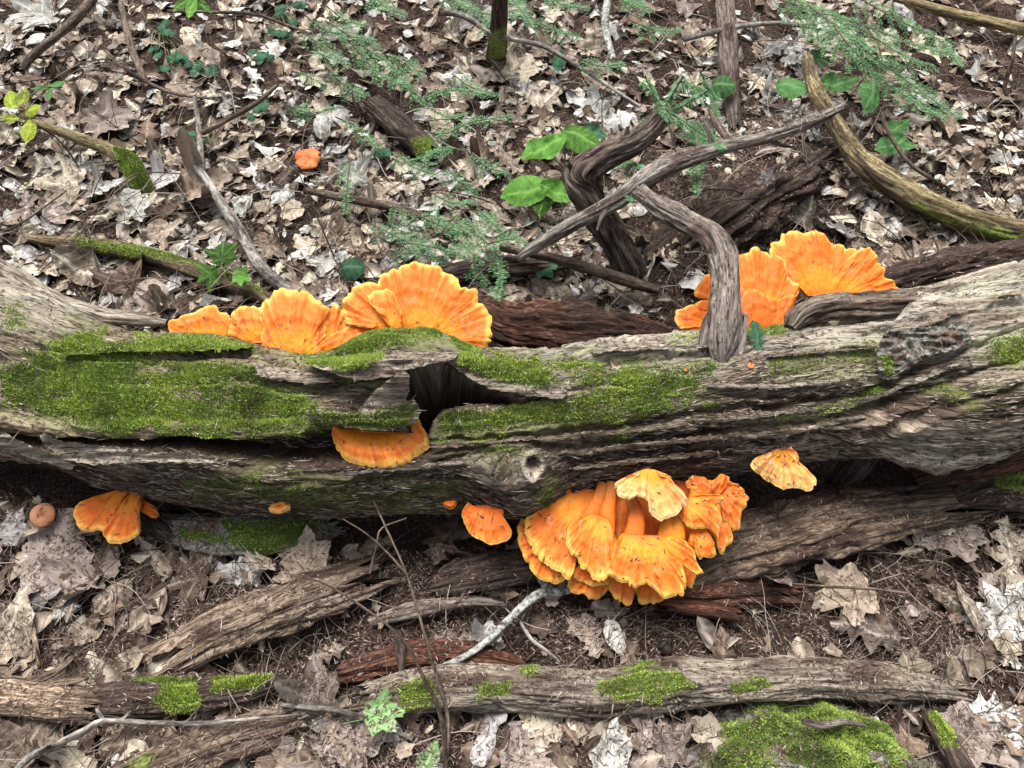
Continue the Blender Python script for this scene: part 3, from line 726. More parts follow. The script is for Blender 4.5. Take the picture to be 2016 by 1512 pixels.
# ------------------------------------------------------------------ bracket fungi
ORANGE, YELLOW, RIM, DEEP = np.array([0.73, 0.158, 0.012]), np.array([0.79, 0.272, 0.017]), np.array([0.80, 0.43, 0.085]), np.array([0.52, 0.092, 0.007])
PALE, CREAM = np.array([0.82, 0.52, 0.18]), np.array([0.84, 0.60, 0.27])
CAPS = []
def cap(parent, inner, outer, p0, n=(0, -0.42, 1), dz=0.0, th=0.013, lift=0.006, wave=0.006, nw=5, furrow=0.0019, scal=4.0, tone='normal', rimw=0.14, seed=0, name='cap', dome=0.006):
    n = np.asarray(n, float); n /= np.linalg.norm(n)
    P0 = at_z(*p0) + np.array([0, 0, dz])
    out = catmull(np.asarray(outer, float), max(4 * len(outer), 60))
    seg = np.linalg.norm(np.diff(out, axis=0), axis=1).sum()
    npx = int(np.clip(seg / 2.3, 40, 260))
    out = resample(out, npx)
    inn = np.asarray(inner, float)
    inn = np.repeat(inn[:1], npx, 0) + np.linspace(-1.5, 1.5, npx)[:, None] * [1, 0] if len(inn) == 1 else resample(inn, npx)
    # follow the direction in which the margin runs
    if np.linalg.norm(inn[0] - out[0]) + np.linalg.norm(inn[-1] - out[-1]) > np.linalg.norm(inn[-1] - out[0]) + np.linalg.norm(inn[0] - out[-1]): inn = inn[::-1]
    rad = np.linalg.norm(out - inn, axis=1).mean()
    s = np.linspace(0, seg, npx)
    # scalloped margin
    ph = s / 11.0 + 1.3 * vnoise(s / 26.0, seed * 3.1 + .5, 0) * 2
    sc = scal * (np.abs(np.sin(ph)) ** 0.6 - 0.65) + scal * 1.1 * vnoise(s / 30, 7.7 + seed, 0) + 0.8 * vnoise(s / 4, 3.3 + seed, 0)
    dirs = (out - inn) / np.maximum(np.linalg.norm(out - inn, axis=1, keepdims=True), 1e-6)
    out = out + dirs * sc[:, None]
    nr = int(np.clip(rad / 2.7, 12, 44))
    r = np.linspace(0, 1, nr) ** 0.92
    UV2 = inn[:, None, :] * (1 - r[None, :, None]) + out[:, None, :] * r[None, :, None]
    Pm = np.zeros((npx, nr, 3))
    d = np.stack([(UV2[..., 0] - 1008) * PXS, np.zeros_like(UV2[..., 0]), np.zeros_like(UV2[..., 0])], -1) + UPV * ((756 - UV2[..., 1]) * PXS)[..., None] + FWD
    t = np.dot(P0 - CAM, n) / (d @ n)
    Pm = CAM + d * t[..., None]
    f = s / seg
    R, Fp, Sx = np.broadcast_arrays(r[None, :], f[:, None], s[:, None])
    h = lift * R ** 2 + dome * np.sin(np.pi * np.clip(R, 0, 1)) 
    h = h + wave * R ** 1.6 * (vnoise(Fp * nw, R * 0.6, seed + .5) + 0.5 * vnoise(Fp * nw * 2.3, R, seed + 5.5))
    fr = vnoise(Sx / 9.0, R * 1.2, seed + 2.5) + 0.6 * vnoise(Sx / 4.0, R * 2.0, seed + 8.5)
    band = smooth(0.35, 0.62, R + 0.08 * vnoise(Fp * 8, 0.2, seed))
    h = h + furrow * fr * R * (0.45 + 1.1 * band) + 0.0022 * np.exp(-((R - 0.64 - 0.06 * vnoise(Fp * 6, 1.2, seed)) / 0.06) ** 2)
    h = h + 0.0010 * fbm(UV2[..., 0] / 5, UV2[..., 1] / 5, seed + 41.5, 2) + 0.0018 * fbm(UV2[..., 0] / 13, UV2[..., 1] / 13, seed + 1.5, 3)
    # rounded rim
    e = (1 - R) * rad * 0.00095
    side = np.minimum(Fp, 1 - Fp) * seg * 0.00095 + 0.002 * (R < 0.2)
    e = np.minimum(e, side + 0.001)
    rt = th * 0.42
    h = h - rt * (1 - np.sqrt(np.clip(1 - (1 - np.clip(e / rt, 0, 1)) ** 2, 0, 1)))
    top = Pm + n * h[..., None]
    under = Pm + n * (h - (th * (0.45 + 0.55 * (1 - R)) * np.clip(0.15 + e / rt, 0, 1)))[..., None]
    V = np.vstack([top.reshape(-1, 3), under.reshape(-1, 3)])
    q = grid_faces(npx, nr); N = npx * nr
    ring = np.r_[np.arange(npx) * nr + nr - 1, ]
    edge = [ring, np.arange(nr), (npx - 1) * nr + np.arange(nr), np.arange(npx) * nr]
    rimf = []
    for k, g in enumerate(edge):
        a, b = g[:-1], g[1:]
        fq = np.stack([a, b, b + N, a + N], 1)
        rimf.append(fq if k in (1, 3) else fq[:, ::-1])
    flip = np.dot(np.cross(V[q[0, 1]] - V[q[0, 0]], V[q[0, 2]] - V[q[0, 0]]), n) < 0
    qm = q[len(q) // 2]
    flip = np.dot(np.cross(V[qm[1]] - V[qm[0]], V[qm[2]] - V[qm[0]]), n) < 0
    Fq = np.vstack([q, q[:, ::-1] + N] + rimf)
    if flip: Fq = Fq[:, ::-1]
    # pigment, with relief shading of furrows and ridges painted in
    rr = R + 0.07 * vnoise(Fp * 14, 0.5, seed + 4.5) + 0.03 * vnoise(Sx / 6, R * 3, seed + 3.0)
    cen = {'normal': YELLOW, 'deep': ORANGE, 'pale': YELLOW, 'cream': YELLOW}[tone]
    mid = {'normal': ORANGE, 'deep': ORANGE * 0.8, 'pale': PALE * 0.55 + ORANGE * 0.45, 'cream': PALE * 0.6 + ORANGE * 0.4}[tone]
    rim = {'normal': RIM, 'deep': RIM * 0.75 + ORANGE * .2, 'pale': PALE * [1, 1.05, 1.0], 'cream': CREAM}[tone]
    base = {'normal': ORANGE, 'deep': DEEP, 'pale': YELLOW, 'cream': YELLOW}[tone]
    L = lambda a, b, k: a * (1 - k[..., None]) + b * k[..., None]
    c = L(np.broadcast_to(base, R.shape + (3,)), cen, smooth(0.02, 0.22, rr))
    c = L(c, mid, smooth(0.30, 0.58, rr + 0.10 * vnoise(Fp * 5, R * 3, seed + 6.5)))
    c = L(c, L(mid * np.ones(R.shape + (3,)), rim, np.full(R.shape, 0.35)), smooth(1 - 2.4 * rimw, 1 - rimw, rr) * (0.5 + 0.5 * vnoise(Sx / 12, R * 2, seed + 7)))
    c = L(c, rim, smooth(1 - rimw, 1 - 0.35 * rimw, rr))
    streak = smooth(0.15, 0.7, vnoise(Sx / 5.5, R * 1.3, seed + 9.5)) * smooth(0.25, 0.5, R) * smooth(1.0, 0.85, R)
    c = L(c, DEEP * 0.5 + ORANGE * 0.5, streak * 0.6)
    c = L(c, DEEP, smooth(-0.15, -1.0, fr) * smooth(0.12, 0.4, R) * smooth(1.0, 0.9, R) * 0.55)  # furrow shade painted over the pigment, darker where the relief dips
    c = L(c, YELLOW * 0.6 + PALE * 0.4, smooth(0.25, 1.1, fr) * smooth(0.3, 0.6, R) * 0.28)  # raised ribs painted lighter so the relief shows in flat light
    c = L(c, DEEP * 0.45 + ORANGE * 0.55, smooth(0.0, 0.6, fbm(UV2[..., 0] / 7, UV2[..., 1] / 7, seed + 21.5, 3)) * 0.35)
    bloom = np.exp(-((R - 0.55 - 0.1 * vnoise(Fp * 5, 2.2, seed)) / 0.10) ** 2) * smooth(0.0, 0.5, fbm(UV2[..., 0] / 12, UV2[..., 1] / 12, seed + 31.5, 3))
    c = L(c, np.array([0.90, 0.55, 0.30]), bloom * 0.22)
    blotch = smooth(0.35, 0.7, fbm(UV2[..., 0] / 22, UV2[..., 1] / 22, seed + 11.5, 3))
    c = L(c, PALE, blotch * 0.14)
    cu = L(np.broadcast_to(RIM * [0.9, 0.85, 0.8], R.shape + (3,)), RIM, R * 1.0)
    me = mesh_from(name, V, Fq, True, {'tint': np.vstack([c.reshape(-1, 3), cu.reshape(-1, 3)])})
    o = link(name, me, M['fungus']); adopt(parent, o)
    CAPS.append((V, Fq)); FULL_BVH.append((V, Fq, 'cap'))
    return o
def stalk(parent, pts, radii, p0, n=(0, -0.42, 1), dz=0.0, tone=ORANGE, flat=0.55, seed=0):
    n = np.asarray(n, float); n /= np.linalg.norm(n)
    P0 = at_z(*p0) + np.array([0, 0, dz])
    C = catmull(np.array([[*at_plane(u, v, P0, n), r * 0.00094] for (u, v), r in zip(pts, radii)]), 30)
    T = np.gradient(C[:, :3], axis=0); T /= np.linalg.norm(T, axis=1, keepdims=True)
    side = np.cross(T, n); side /= np.linalg.norm(side, axis=1, keepdims=True)
    a = np.linspace(0, 2 * np.pi, 28, endpoint=False)
    wob = 1 + 0.12 * vnoise(np.cos(a)[None] * 2, np.sin(a)[None] * 2 + np.linspace(0, 2, 30)[:, None], seed + .5)
    V = C[:, None, :3] + (C[:, 3:4] * wob)[..., None] * (np.cos(a)[None, :, None] * side[:, None] + flat * np.sin(a)[None, :, None] * n)
    t = np.linspace(0, 1, 30)[:, None] * np.ones(28)
    g = smooth(0.1, 0.6, t + .2 * vnoise(np.cos(a)[None] * 3, t * 4, seed))[..., None]
    col = (DEEP * [0.8, 1.4, 2.5]) * (1 - g) + tone * g
    F = grid_faces(30, 28, True)
    me = mesh_from('stalk', V.reshape(-1, 3), F[:, ::-1], True, {'tint': col.reshape(-1, 3)})
    o = link('stalk', me, M['fungus']); adopt(parent, o); CAPS.append((V.reshape(-1, 3), F)); return o

def front_z(u, v, off=0.02):
    """height of the trunk's surface where a front fungus is rooted"""
    p, n = on_log(u, v)
    return float((p + n * off)[2])
def fungus(label, base_px, z):
    p = at_z(*base_px, z); e = empty('bracket_fungus', p)
    return tag(e, label, 'fungus', 'orange bracket fungi growing from the fallen log')

BK = (0, -0.50, 1)
f = fungus('row of low overlapping orange caps behind the mossy left part of the log', (560, 690), 0.2)
pA = (560, 672, 0.225)
cap(f, [(375, 668), (450, 670)], [(338, 662), (331, 645), (333, 633), (349, 629), (359, 623), (375, 618), (391, 609), (404, 602), (422, 599), (428, 608), (433, 617), (446, 617), (455, 624), (459, 634), (452, 656)], pA, BK, seed=1, scal=3, dz=0.0)
cap(f, [(490, 675), (530, 675)], [(447, 662), (452, 640), (457, 620), (463, 613), (476, 606), (489, 601), (507, 603), (522, 610), (530, 640)], pA, BK, seed=2, scal=3, dz=0.008)
cap(f, [(655, 690), (645, 680)], [(630, 640), (640, 622), (650, 612), (659, 597), (668, 601), (679, 622), (682, 645), (684, 670)], pA, BK, seed=4, scal=2.5, dz=0.004, nw=3)
cap(f, [(540, 702), (575, 706), (612, 702)], [(510, 690), (515, 672), (520, 646), (510, 622), (507, 606), (512, 596), (520, 584), (531, 578), (545, 572), (565, 570), (588, 568), (604, 575), (615, 583), (628, 588), (638, 598), (648, 610), (640, 628), (642, 652), (632, 690)], pA, BK, seed=3, dz=0.018, scal=6.5, wave=0.010, nw=7)
cap(f, [(640, 706), (668, 704)], [(618, 698), (636, 676), (656, 658), (678, 650), (694, 662), (696, 690)], pA, BK, seed=5, scal=2, dz=0.022, rimw=0.05, nw=3)

f = fungus('largest round orange fan rising behind the mossy arch of the log', (830, 660), 0.2)
pB = (827, 656, 0.235)
cap(f, [(790, 668), (830, 664), (872, 672)], [(742, 600), (744, 570), (748, 555), (757, 540), (772, 531), (796, 525), (820, 522), (842, 521), (869, 528), (876, 541), (888, 546), (901, 550), (908, 562), (920, 567), (934, 576), (936, 588), (952, 599), (961, 612), (962, 630), (963, 648), (969, 662), (962, 680), (945, 690), (905, 694)], pB, BK, seed=6, dz=0.0, scal=7, wave=0.011, nw=9, lift=0.012, rimw=0.12)
cap(f, [(752, 662), (772, 650)], [(700, 676), (684, 677), (673, 664), (676, 648), (690, 640), (715, 640)], pB, BK, seed=9, dz=0.010, scal=2.5, nw=3)
cap(f, [(762, 655), (776, 648), (780, 640)], [(735, 636), (714, 646), (701, 641), (684, 639), (677, 622), (675, 600), (690, 577), (697, 563), (711, 555), (733, 557), (750, 560)], pB, BK, seed=7, dz=0.022, scal=3.5, nw=5, wave=0.008)
cap(f, [(772, 654), (792, 654)], [(758, 616), (757, 607), (742, 607), (729, 599), (725, 584), (732, 574), (744, 568), (762, 568), (775, 577), (783, 596), (793, 620)], pB, BK, seed=8, dz=0.036, scal=2.5, nw=4, wave=0.006)

f = fungus('wide orange cluster behind the log beside the bent grey snag', (1590, 590), 0.22)
pC = (1600, 578, 0.25)
cap(f, [(1420, 600)], [(1399, 538), (1388, 542), (1377, 553), (1368, 573), (1370, 586), (1393, 592)], pC, BK, seed=10, scal=2.5, dz=0.0, nw=3, rimw=.1)
cap(f, [(1425, 620)], [(1394, 590), (1373, 594), (1365, 606), (1372, 614), (1373, 626), (1380, 635), (1396, 634)], pC, BK, seed=11, scal=2, dz=0.01, nw=3, rimw=.1)
cap(f, [(1405, 640)], [(1364, 598), (1354, 601), (1345, 607), (1332, 610), (1330, 622), (1334, 638), (1344, 650), (1378, 654), (1400, 654)], pC, BK, seed=12, scal=2.5, dz=0.016, nw=4, rimw=.08)
cap(f, [(1590, 582), (1640, 584)], [(1560, 560), (1540, 545), (1518, 520), (1515, 502), (1519, 484), (1535, 475), (1539, 462), (1555, 463), (1566, 454), (1598, 451), (1606, 462), (1626, 466), (1640, 471), (1660, 478), (1676, 484), (1690, 492), (1692, 512)], pC, BK, seed=13, dz=0.0, scal=7, nw=9, rimw=0.08, wave=0.012)
cap(f, [(1625, 584), (1690, 586)], [(1668, 510), (1690, 497), (1708, 490), (1717, 489), (1724, 500), (1727, 518), (1740, 530), (1745, 545), (1763, 556), (1762, 576), (1735, 584)], pC, BK, seed=14, dz=0.012, scal=7, nw=8, rimw=0.07, wave=0.012)
cap(f, [(1470, 650), (1530, 640)], [(1440, 570), (1446, 520), (1455, 501), (1466, 503), (1480, 491), (1494, 490), (1507, 500), (1520, 508), (1533, 511), (1543, 522), (1551, 540), (1572, 562), (1570, 578), (1558, 600)], pC, BK, seed=15, dz=0.014, scal=6, nw=8, rimw=0.06, wave=0.012)
cap(f, [(1480, 658), (1548, 648)], [(1452, 640), (1456, 600), (1470, 572), (1495, 572), (1520, 590), (1545, 582), (1566, 584), (1562, 605), (1552, 636)], pC, BK, seed=16, dz=0.03, scal=4, nw=7, rimw=0.05, wave=0.010, tone='deep', lift=0.0)

f = fungus('single orange bracket jutting from the slot below the mossy snag', (750, 860), 0.2)
p, nn = on_log(750, 862)
cap(f, [(662, 838), (709, 848), (751, 850), (779, 846), (798, 838), (806, 822)], [(656, 838), (650, 850), (652, 864), (665, 889), (686, 906), (712, 915), (730, 920), (751, 924), (768, 920), (779, 915), (794, 913), (811, 905), (822, 893), (836, 884), (845, 879), (848, 870), (839, 852), (828, 832), (819, 820)], (750, 862, p[2] - 0.012), (0, -0.30, 1), dz=0.0, seed=17, scal=3.5, rimw=0.27, furrow=0.0024, lift=-0.006, dome=0.012)

f = fungus('forked orange fungus with yellow rim under the left part of the log', (250, 965), 0.07)
pE = (240, 968, 0.10)
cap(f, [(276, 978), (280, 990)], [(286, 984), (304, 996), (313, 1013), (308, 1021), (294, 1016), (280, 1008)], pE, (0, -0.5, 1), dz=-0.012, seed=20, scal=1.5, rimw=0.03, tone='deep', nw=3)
cap(f, [(231, 964), (243, 962), (254, 966)], [(214, 984), (200, 999), (184, 1001), (174, 992), (159, 989), (149, 1000), (146, 1015), (149, 1033), (163, 1044), (181, 1047), (194, 1044), (206, 1046), (220, 1030), (232, 1010), (248, 985)], pE, (0, -0.45, 1), seed=18, scal=2, rimw=0.15, nw=5)
cap(f, [(259, 967), (268, 964), (277, 972)], [(253, 990), (244, 1002), (226, 1012), (212, 1034), (206, 1047), (208, 1056), (216, 1066), (229, 1070), (248, 1067), (266, 1059), (275, 1047), (274, 1035), (267, 1028), (275, 1012), (279, 990)], pE, (0, -0.45, 1), dz=0.006, seed=19, scal=2, rimw=0.16, nw=5)

f = fungus('tiny pale orange knob under the log above the mossy slab', (550, 1000), 0.06)
cap(f, [(548, 994), (556, 994)], [(530, 1000), (533, 992), (545, 989), (560, 987), (571, 992), (571, 1002), (556, 1009), (540, 1010), (531, 1005), (530, 999)], (550, 998, front_z(550, 990, 0.03)), (0, -0.6, 1), seed=21, scal=1.5, tone='pale', rimw=0.2, nw=3)

f = fungus('small ribbed orange fan alone beneath the knotted belly of the log', (960, 998), 0.07)
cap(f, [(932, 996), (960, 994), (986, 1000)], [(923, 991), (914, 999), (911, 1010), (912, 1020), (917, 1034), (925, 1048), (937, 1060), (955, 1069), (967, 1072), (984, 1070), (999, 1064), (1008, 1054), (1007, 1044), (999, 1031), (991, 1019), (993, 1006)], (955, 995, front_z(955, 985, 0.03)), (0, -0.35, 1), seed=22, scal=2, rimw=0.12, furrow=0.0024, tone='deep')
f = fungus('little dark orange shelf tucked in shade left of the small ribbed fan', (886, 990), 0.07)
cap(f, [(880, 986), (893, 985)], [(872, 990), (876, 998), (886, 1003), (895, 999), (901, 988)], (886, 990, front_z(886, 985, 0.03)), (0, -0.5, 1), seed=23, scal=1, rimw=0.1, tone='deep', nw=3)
f = fungus('peach coloured button at the foot of the knotted belly', (1014, 1000), 0.06)
cap(f, [(1012, 998), (1017, 998)], [(1010, 991), (1003, 998), (1006, 1007), (1014, 1010), (1023, 1008), (1028, 1001), (1024, 993), (1016, 989), (1009, 991)], (1014, 1000, front_z(1014, 985, 0.05)), (0, -0.8, 1), seed=24, scal=0.8, rimw=0.25, tone='pale', nw=3, th=0.02)

f = fungus('pale yellow lobed fungus hanging alone from the right half of the log', (1537, 878), 0.09)
cap(f, [(1534, 884), (1540, 882), (1546, 886)], [(1526, 886), (1521, 898), (1512, 904), (1504, 899), (1490, 900), (1480, 908), (1478, 918), (1486, 928), (1498, 935), (1508, 945), (1516, 950), (1533, 957), (1543, 963), (1550, 961), (1560, 959), (1574, 963), (1585, 968), (1595, 968), (1600, 960), (1605, 955), (1604, 946), (1598, 937), (1587, 927), (1577, 920), (1569, 921), (1575, 910), (1574, 900), (1568, 891), (1558, 887), (1552, 881)], (1540, 880, front_z(1540, 880, 0.03)), (0, -0.45, 1), seed=25, scal=2, rimw=0.13, tone='pale', nw=7, wave=0.009)

# the big tiered cluster
f = fungus('biggest tiered orange cluster spilling from the underside of the log onto the litter', (1230, 965), 0.08)
pI, nI = (1220, 955, front_z(1220, 945, 0.012)), (0, -0.40, 1)
def C(inner, outer, dz, seed, **k):
    a = dict(scal=5.0, rimw=0.14, nw=7, furrow=0.0022, wave=0.008); a.update(k)
    cap(f, inner, outer, pI, nI, dz=dz, seed=seed, **a)
C([(1080, 1058), (1090, 1050)], [(1030, 1022), (1022, 1041), (1024, 1068), (1028, 1091), (1043, 1114), (1068, 1140), (1088, 1151), (1114, 1146), (1128, 1136)], -0.030, 31)
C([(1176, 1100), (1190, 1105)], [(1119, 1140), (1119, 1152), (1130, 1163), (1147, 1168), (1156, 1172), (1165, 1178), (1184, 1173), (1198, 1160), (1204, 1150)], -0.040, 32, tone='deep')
C([(1280, 1110), (1290, 1105)], [(1250, 1150), (1254, 1168), (1261, 1183), (1285, 1186), (1305, 1180), (1318, 1168)], -0.042, 33)
C([(1225, 1100), (1240, 1100)], [(1196, 1150), (1200, 1164), (1207, 1174), (1219, 1181), (1236, 1188), (1247, 1178), (1252, 1158)], -0.034, 34)
C([(1165, 1090), (1185, 1090)], [(1124, 1126), (1128, 1140), (1146, 1144), (1160, 1151), (1176, 1155), (1197, 1151), (1206, 1140)], -0.020, 35)
C([(1335, 1085), (1340, 1080)], [(1340, 1140), (1350, 1152), (1356, 1160), (1364, 1155), (1369, 1136), (1362, 1110)], -0.022, 36, nw=3)
C([(1120, 958), (1150, 962), (1185, 966)], [(1092, 972), (1076, 992), (1054, 1013), (1032, 1022), (1031, 1034), (1036, 1052), (1045, 1069), (1053, 1088), (1070, 1106), (1093, 1126), (1120, 1138), (1130, 1124), (1132, 1102), (1150, 1060), (1180, 1010)], -0.008, 37, wave=0.009)
C([(1160, 1010), (1178, 1012), (1196, 1020)], [(1140, 1022), (1120, 1035), (1114, 1054), (1117, 1078), (1125, 1096), (1136, 1098), (1144, 1113), (1161, 1126), (1170, 1140), (1192, 1138), (1200, 1128), (1206, 1100), (1214, 1066)], 0.018, 38)
C([(1400, 985), (1412, 970)], [(1436, 1040), (1440, 1052), (1441, 1068), (1432, 1078), (1423, 1092), (1413, 1084), (1407, 1068), (1395, 1045)], -0.008, 39, nw=4)
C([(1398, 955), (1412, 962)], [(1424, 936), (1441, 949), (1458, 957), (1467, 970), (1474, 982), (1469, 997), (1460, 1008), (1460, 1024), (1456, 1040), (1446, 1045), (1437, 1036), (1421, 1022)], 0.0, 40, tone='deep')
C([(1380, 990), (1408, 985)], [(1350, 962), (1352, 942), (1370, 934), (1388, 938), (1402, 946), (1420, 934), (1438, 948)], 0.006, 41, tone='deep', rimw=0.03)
C([(1360, 1045), (1388, 1040)], [(1352, 1072), (1362, 1076), (1370, 1090), (1377, 1101), (1388, 1096), (1398, 1097), (1408, 1093), (1407, 1078), (1400, 1058)], 0.012, 42, nw=4)
C([(1225, 1050), (1263, 1052), (1310, 1055)], [(1212, 1068), (1204, 1098), (1193, 1128), (1218, 1138), (1232, 1142), (1240, 1150), (1254, 1156), (1273, 1158), (1288, 1160), (1299, 1169), (1314, 1173), (1330, 1170), (1347, 1173), (1351, 1157), (1347, 1133), (1340, 1112), (1350, 1118), (1366, 1131), (1378, 1136), (1380, 1124), (1372, 1110), (1364, 1088), (1350, 1066)], 0.034, 43, scal=7.0, wave=0.010, nw=10)
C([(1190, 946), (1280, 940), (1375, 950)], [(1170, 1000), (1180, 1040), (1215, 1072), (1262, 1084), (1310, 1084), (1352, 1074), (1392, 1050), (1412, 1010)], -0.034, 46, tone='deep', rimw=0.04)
stalk(f, [(1188, 950), (1178, 985), (1160, 1020), (1150, 1045)], [10, 12, 14, 10], pI, nI, 0.006, seed=1)
stalk(f, [(1204, 948), (1201, 985), (1196, 1015), (1202, 1048)], [9, 11, 15, 8], pI, nI, 0.009, seed=2)
stalk(f, [(1236, 970), (1250, 1002), (1252, 1036), (1240, 1080)], [9, 14, 18, 20], pI, nI, 0.016, seed=3)
stalk(f, [(1312, 990), (1322, 1025), (1322, 1056), (1318, 1096)], [18, 22, 26, 18], pI, nI, 0.014, seed=4, tone=YELLOW)
C([(1345, 992), (1358, 976)], [(1336, 1014), (1352, 1032), (1372, 1040), (1398, 1044), (1412, 1058), (1418, 1036), (1422, 1018), (1415, 998), (1423, 984), (1418, 976), (1388, 972), (1374, 960), (1358, 958)], 0.030, 44, rimw=0.10, wave=0.010, nw=6)
C([(1263, 925), (1276, 922), (1290, 925)], [(1258, 938), (1248, 947), (1232, 941), (1212, 951), (1213, 964), (1224, 976), (1244, 981), (1262, 978), (1274, 990), (1278, 1008), (1286, 1019), (1299, 1027), (1315, 1020), (1332, 1014), (1343, 1002), (1354, 990), (1348, 972), (1333, 957), (1321, 941), (1309, 942), (1296, 936)], 0.055, 45, tone='cream', rimw=0.16, wave=0.010, nw=8)

# two smooth capped toadstools and two tiny ones
def toadstool(name, label, u, v, rpx, h, mat, dip=0.0, tilt=(0, 0), z0=None, cat='mushroom', wob=0.05):
    g = at_ground(u, v, h) if z0 is None else at_z(u, v, z0)
    R = rpx * PXS * np.dot(g - CAM, FWD)
    a = np.linspace(0, 2 * np.pi, 40, endpoint=False)
    prof = [(0.0, -dip * 1.3), (0.1, -dip * 1.0), (0.22, -dip * 0.35), (0.45, 0.0), (0.7, -0.01), (0.88, -0.06), (0.97, -0.12), (1.0, -0.17), (0.96, -0.22), (0.7, -0.2), (0.2, -0.25)]
    V = np.array([[[R * r * (1 + wob * vnoise(math.cos(t) * 1.5 + u, math.sin(t) * 1.5, v) + 0.6 * wob * vnoise(math.cos(t) * 4 + u, math.sin(t) * 4, v)) * math.cos(t), R * r * math.sin(t), R * (zz + 0.13 * r * vnoise(math.cos(t) * 1.6, math.sin(t) * 1.6, u))] for t in a] for r, zz in prof])
    M3 = np.array(Matrix.Rotation(tilt[0], 3, 'X') @ Matrix.Rotation(tilt[1], 3, 'Y'))
    V = V @ M3.T + g
    e = empty(name, g - np.array([0, 0, h])); tag(e, label, cat)
    adopt(e, link('cap', mesh_from('cap', V.reshape(-1, 3), grid_faces(len(prof), 40, True)[:, ::-1]), mat))
    S = np.array([[[R * rr * math.cos(t), R * rr * math.sin(t), zz] for t in a[::3]] for rr, zz in ((0.24, -R * .15), (0.2, -R * .6), (0.22, -max(h, R) - 0.01))]) + g
    adopt(e, link('stem', mesh_from('stem', S.reshape(-1, 3), grid_faces(3, 14, True)), mat))
    FULL_BVH.append((V.reshape(-1, 3), grid_faces(len(prof), 40, True), 'cap'))
    return e
toadstool('toadstool', 'smooth pinkish brown round mushroom cap in litter at left below the log', 82, 1013, 24, 0.06, M['milkcap'], 0.2, (0.35, 0.12))
toadstool('toadstool', 'lone red-orange mushroom among dead leaves far behind the log', 606, 310, 27, 0.04, M['red_cap'], 0.15, (0.25, -0.2), wob=0.32)
for (u, v, rr, lb) in ((1479, 719, 7, 'tiny orange mushroom on the log top below the green oak leaf'), (1350, 728, 3.5, 'tiny pale orange pinhead mushroom on the log left of the bent snag')):
    p, nn = on_log(u, v, 0.012)
    toadstool('toadstool', lb, u, v, rr, 0.02, M['red_cap'], 0.0, (0.2, 0), p[2])
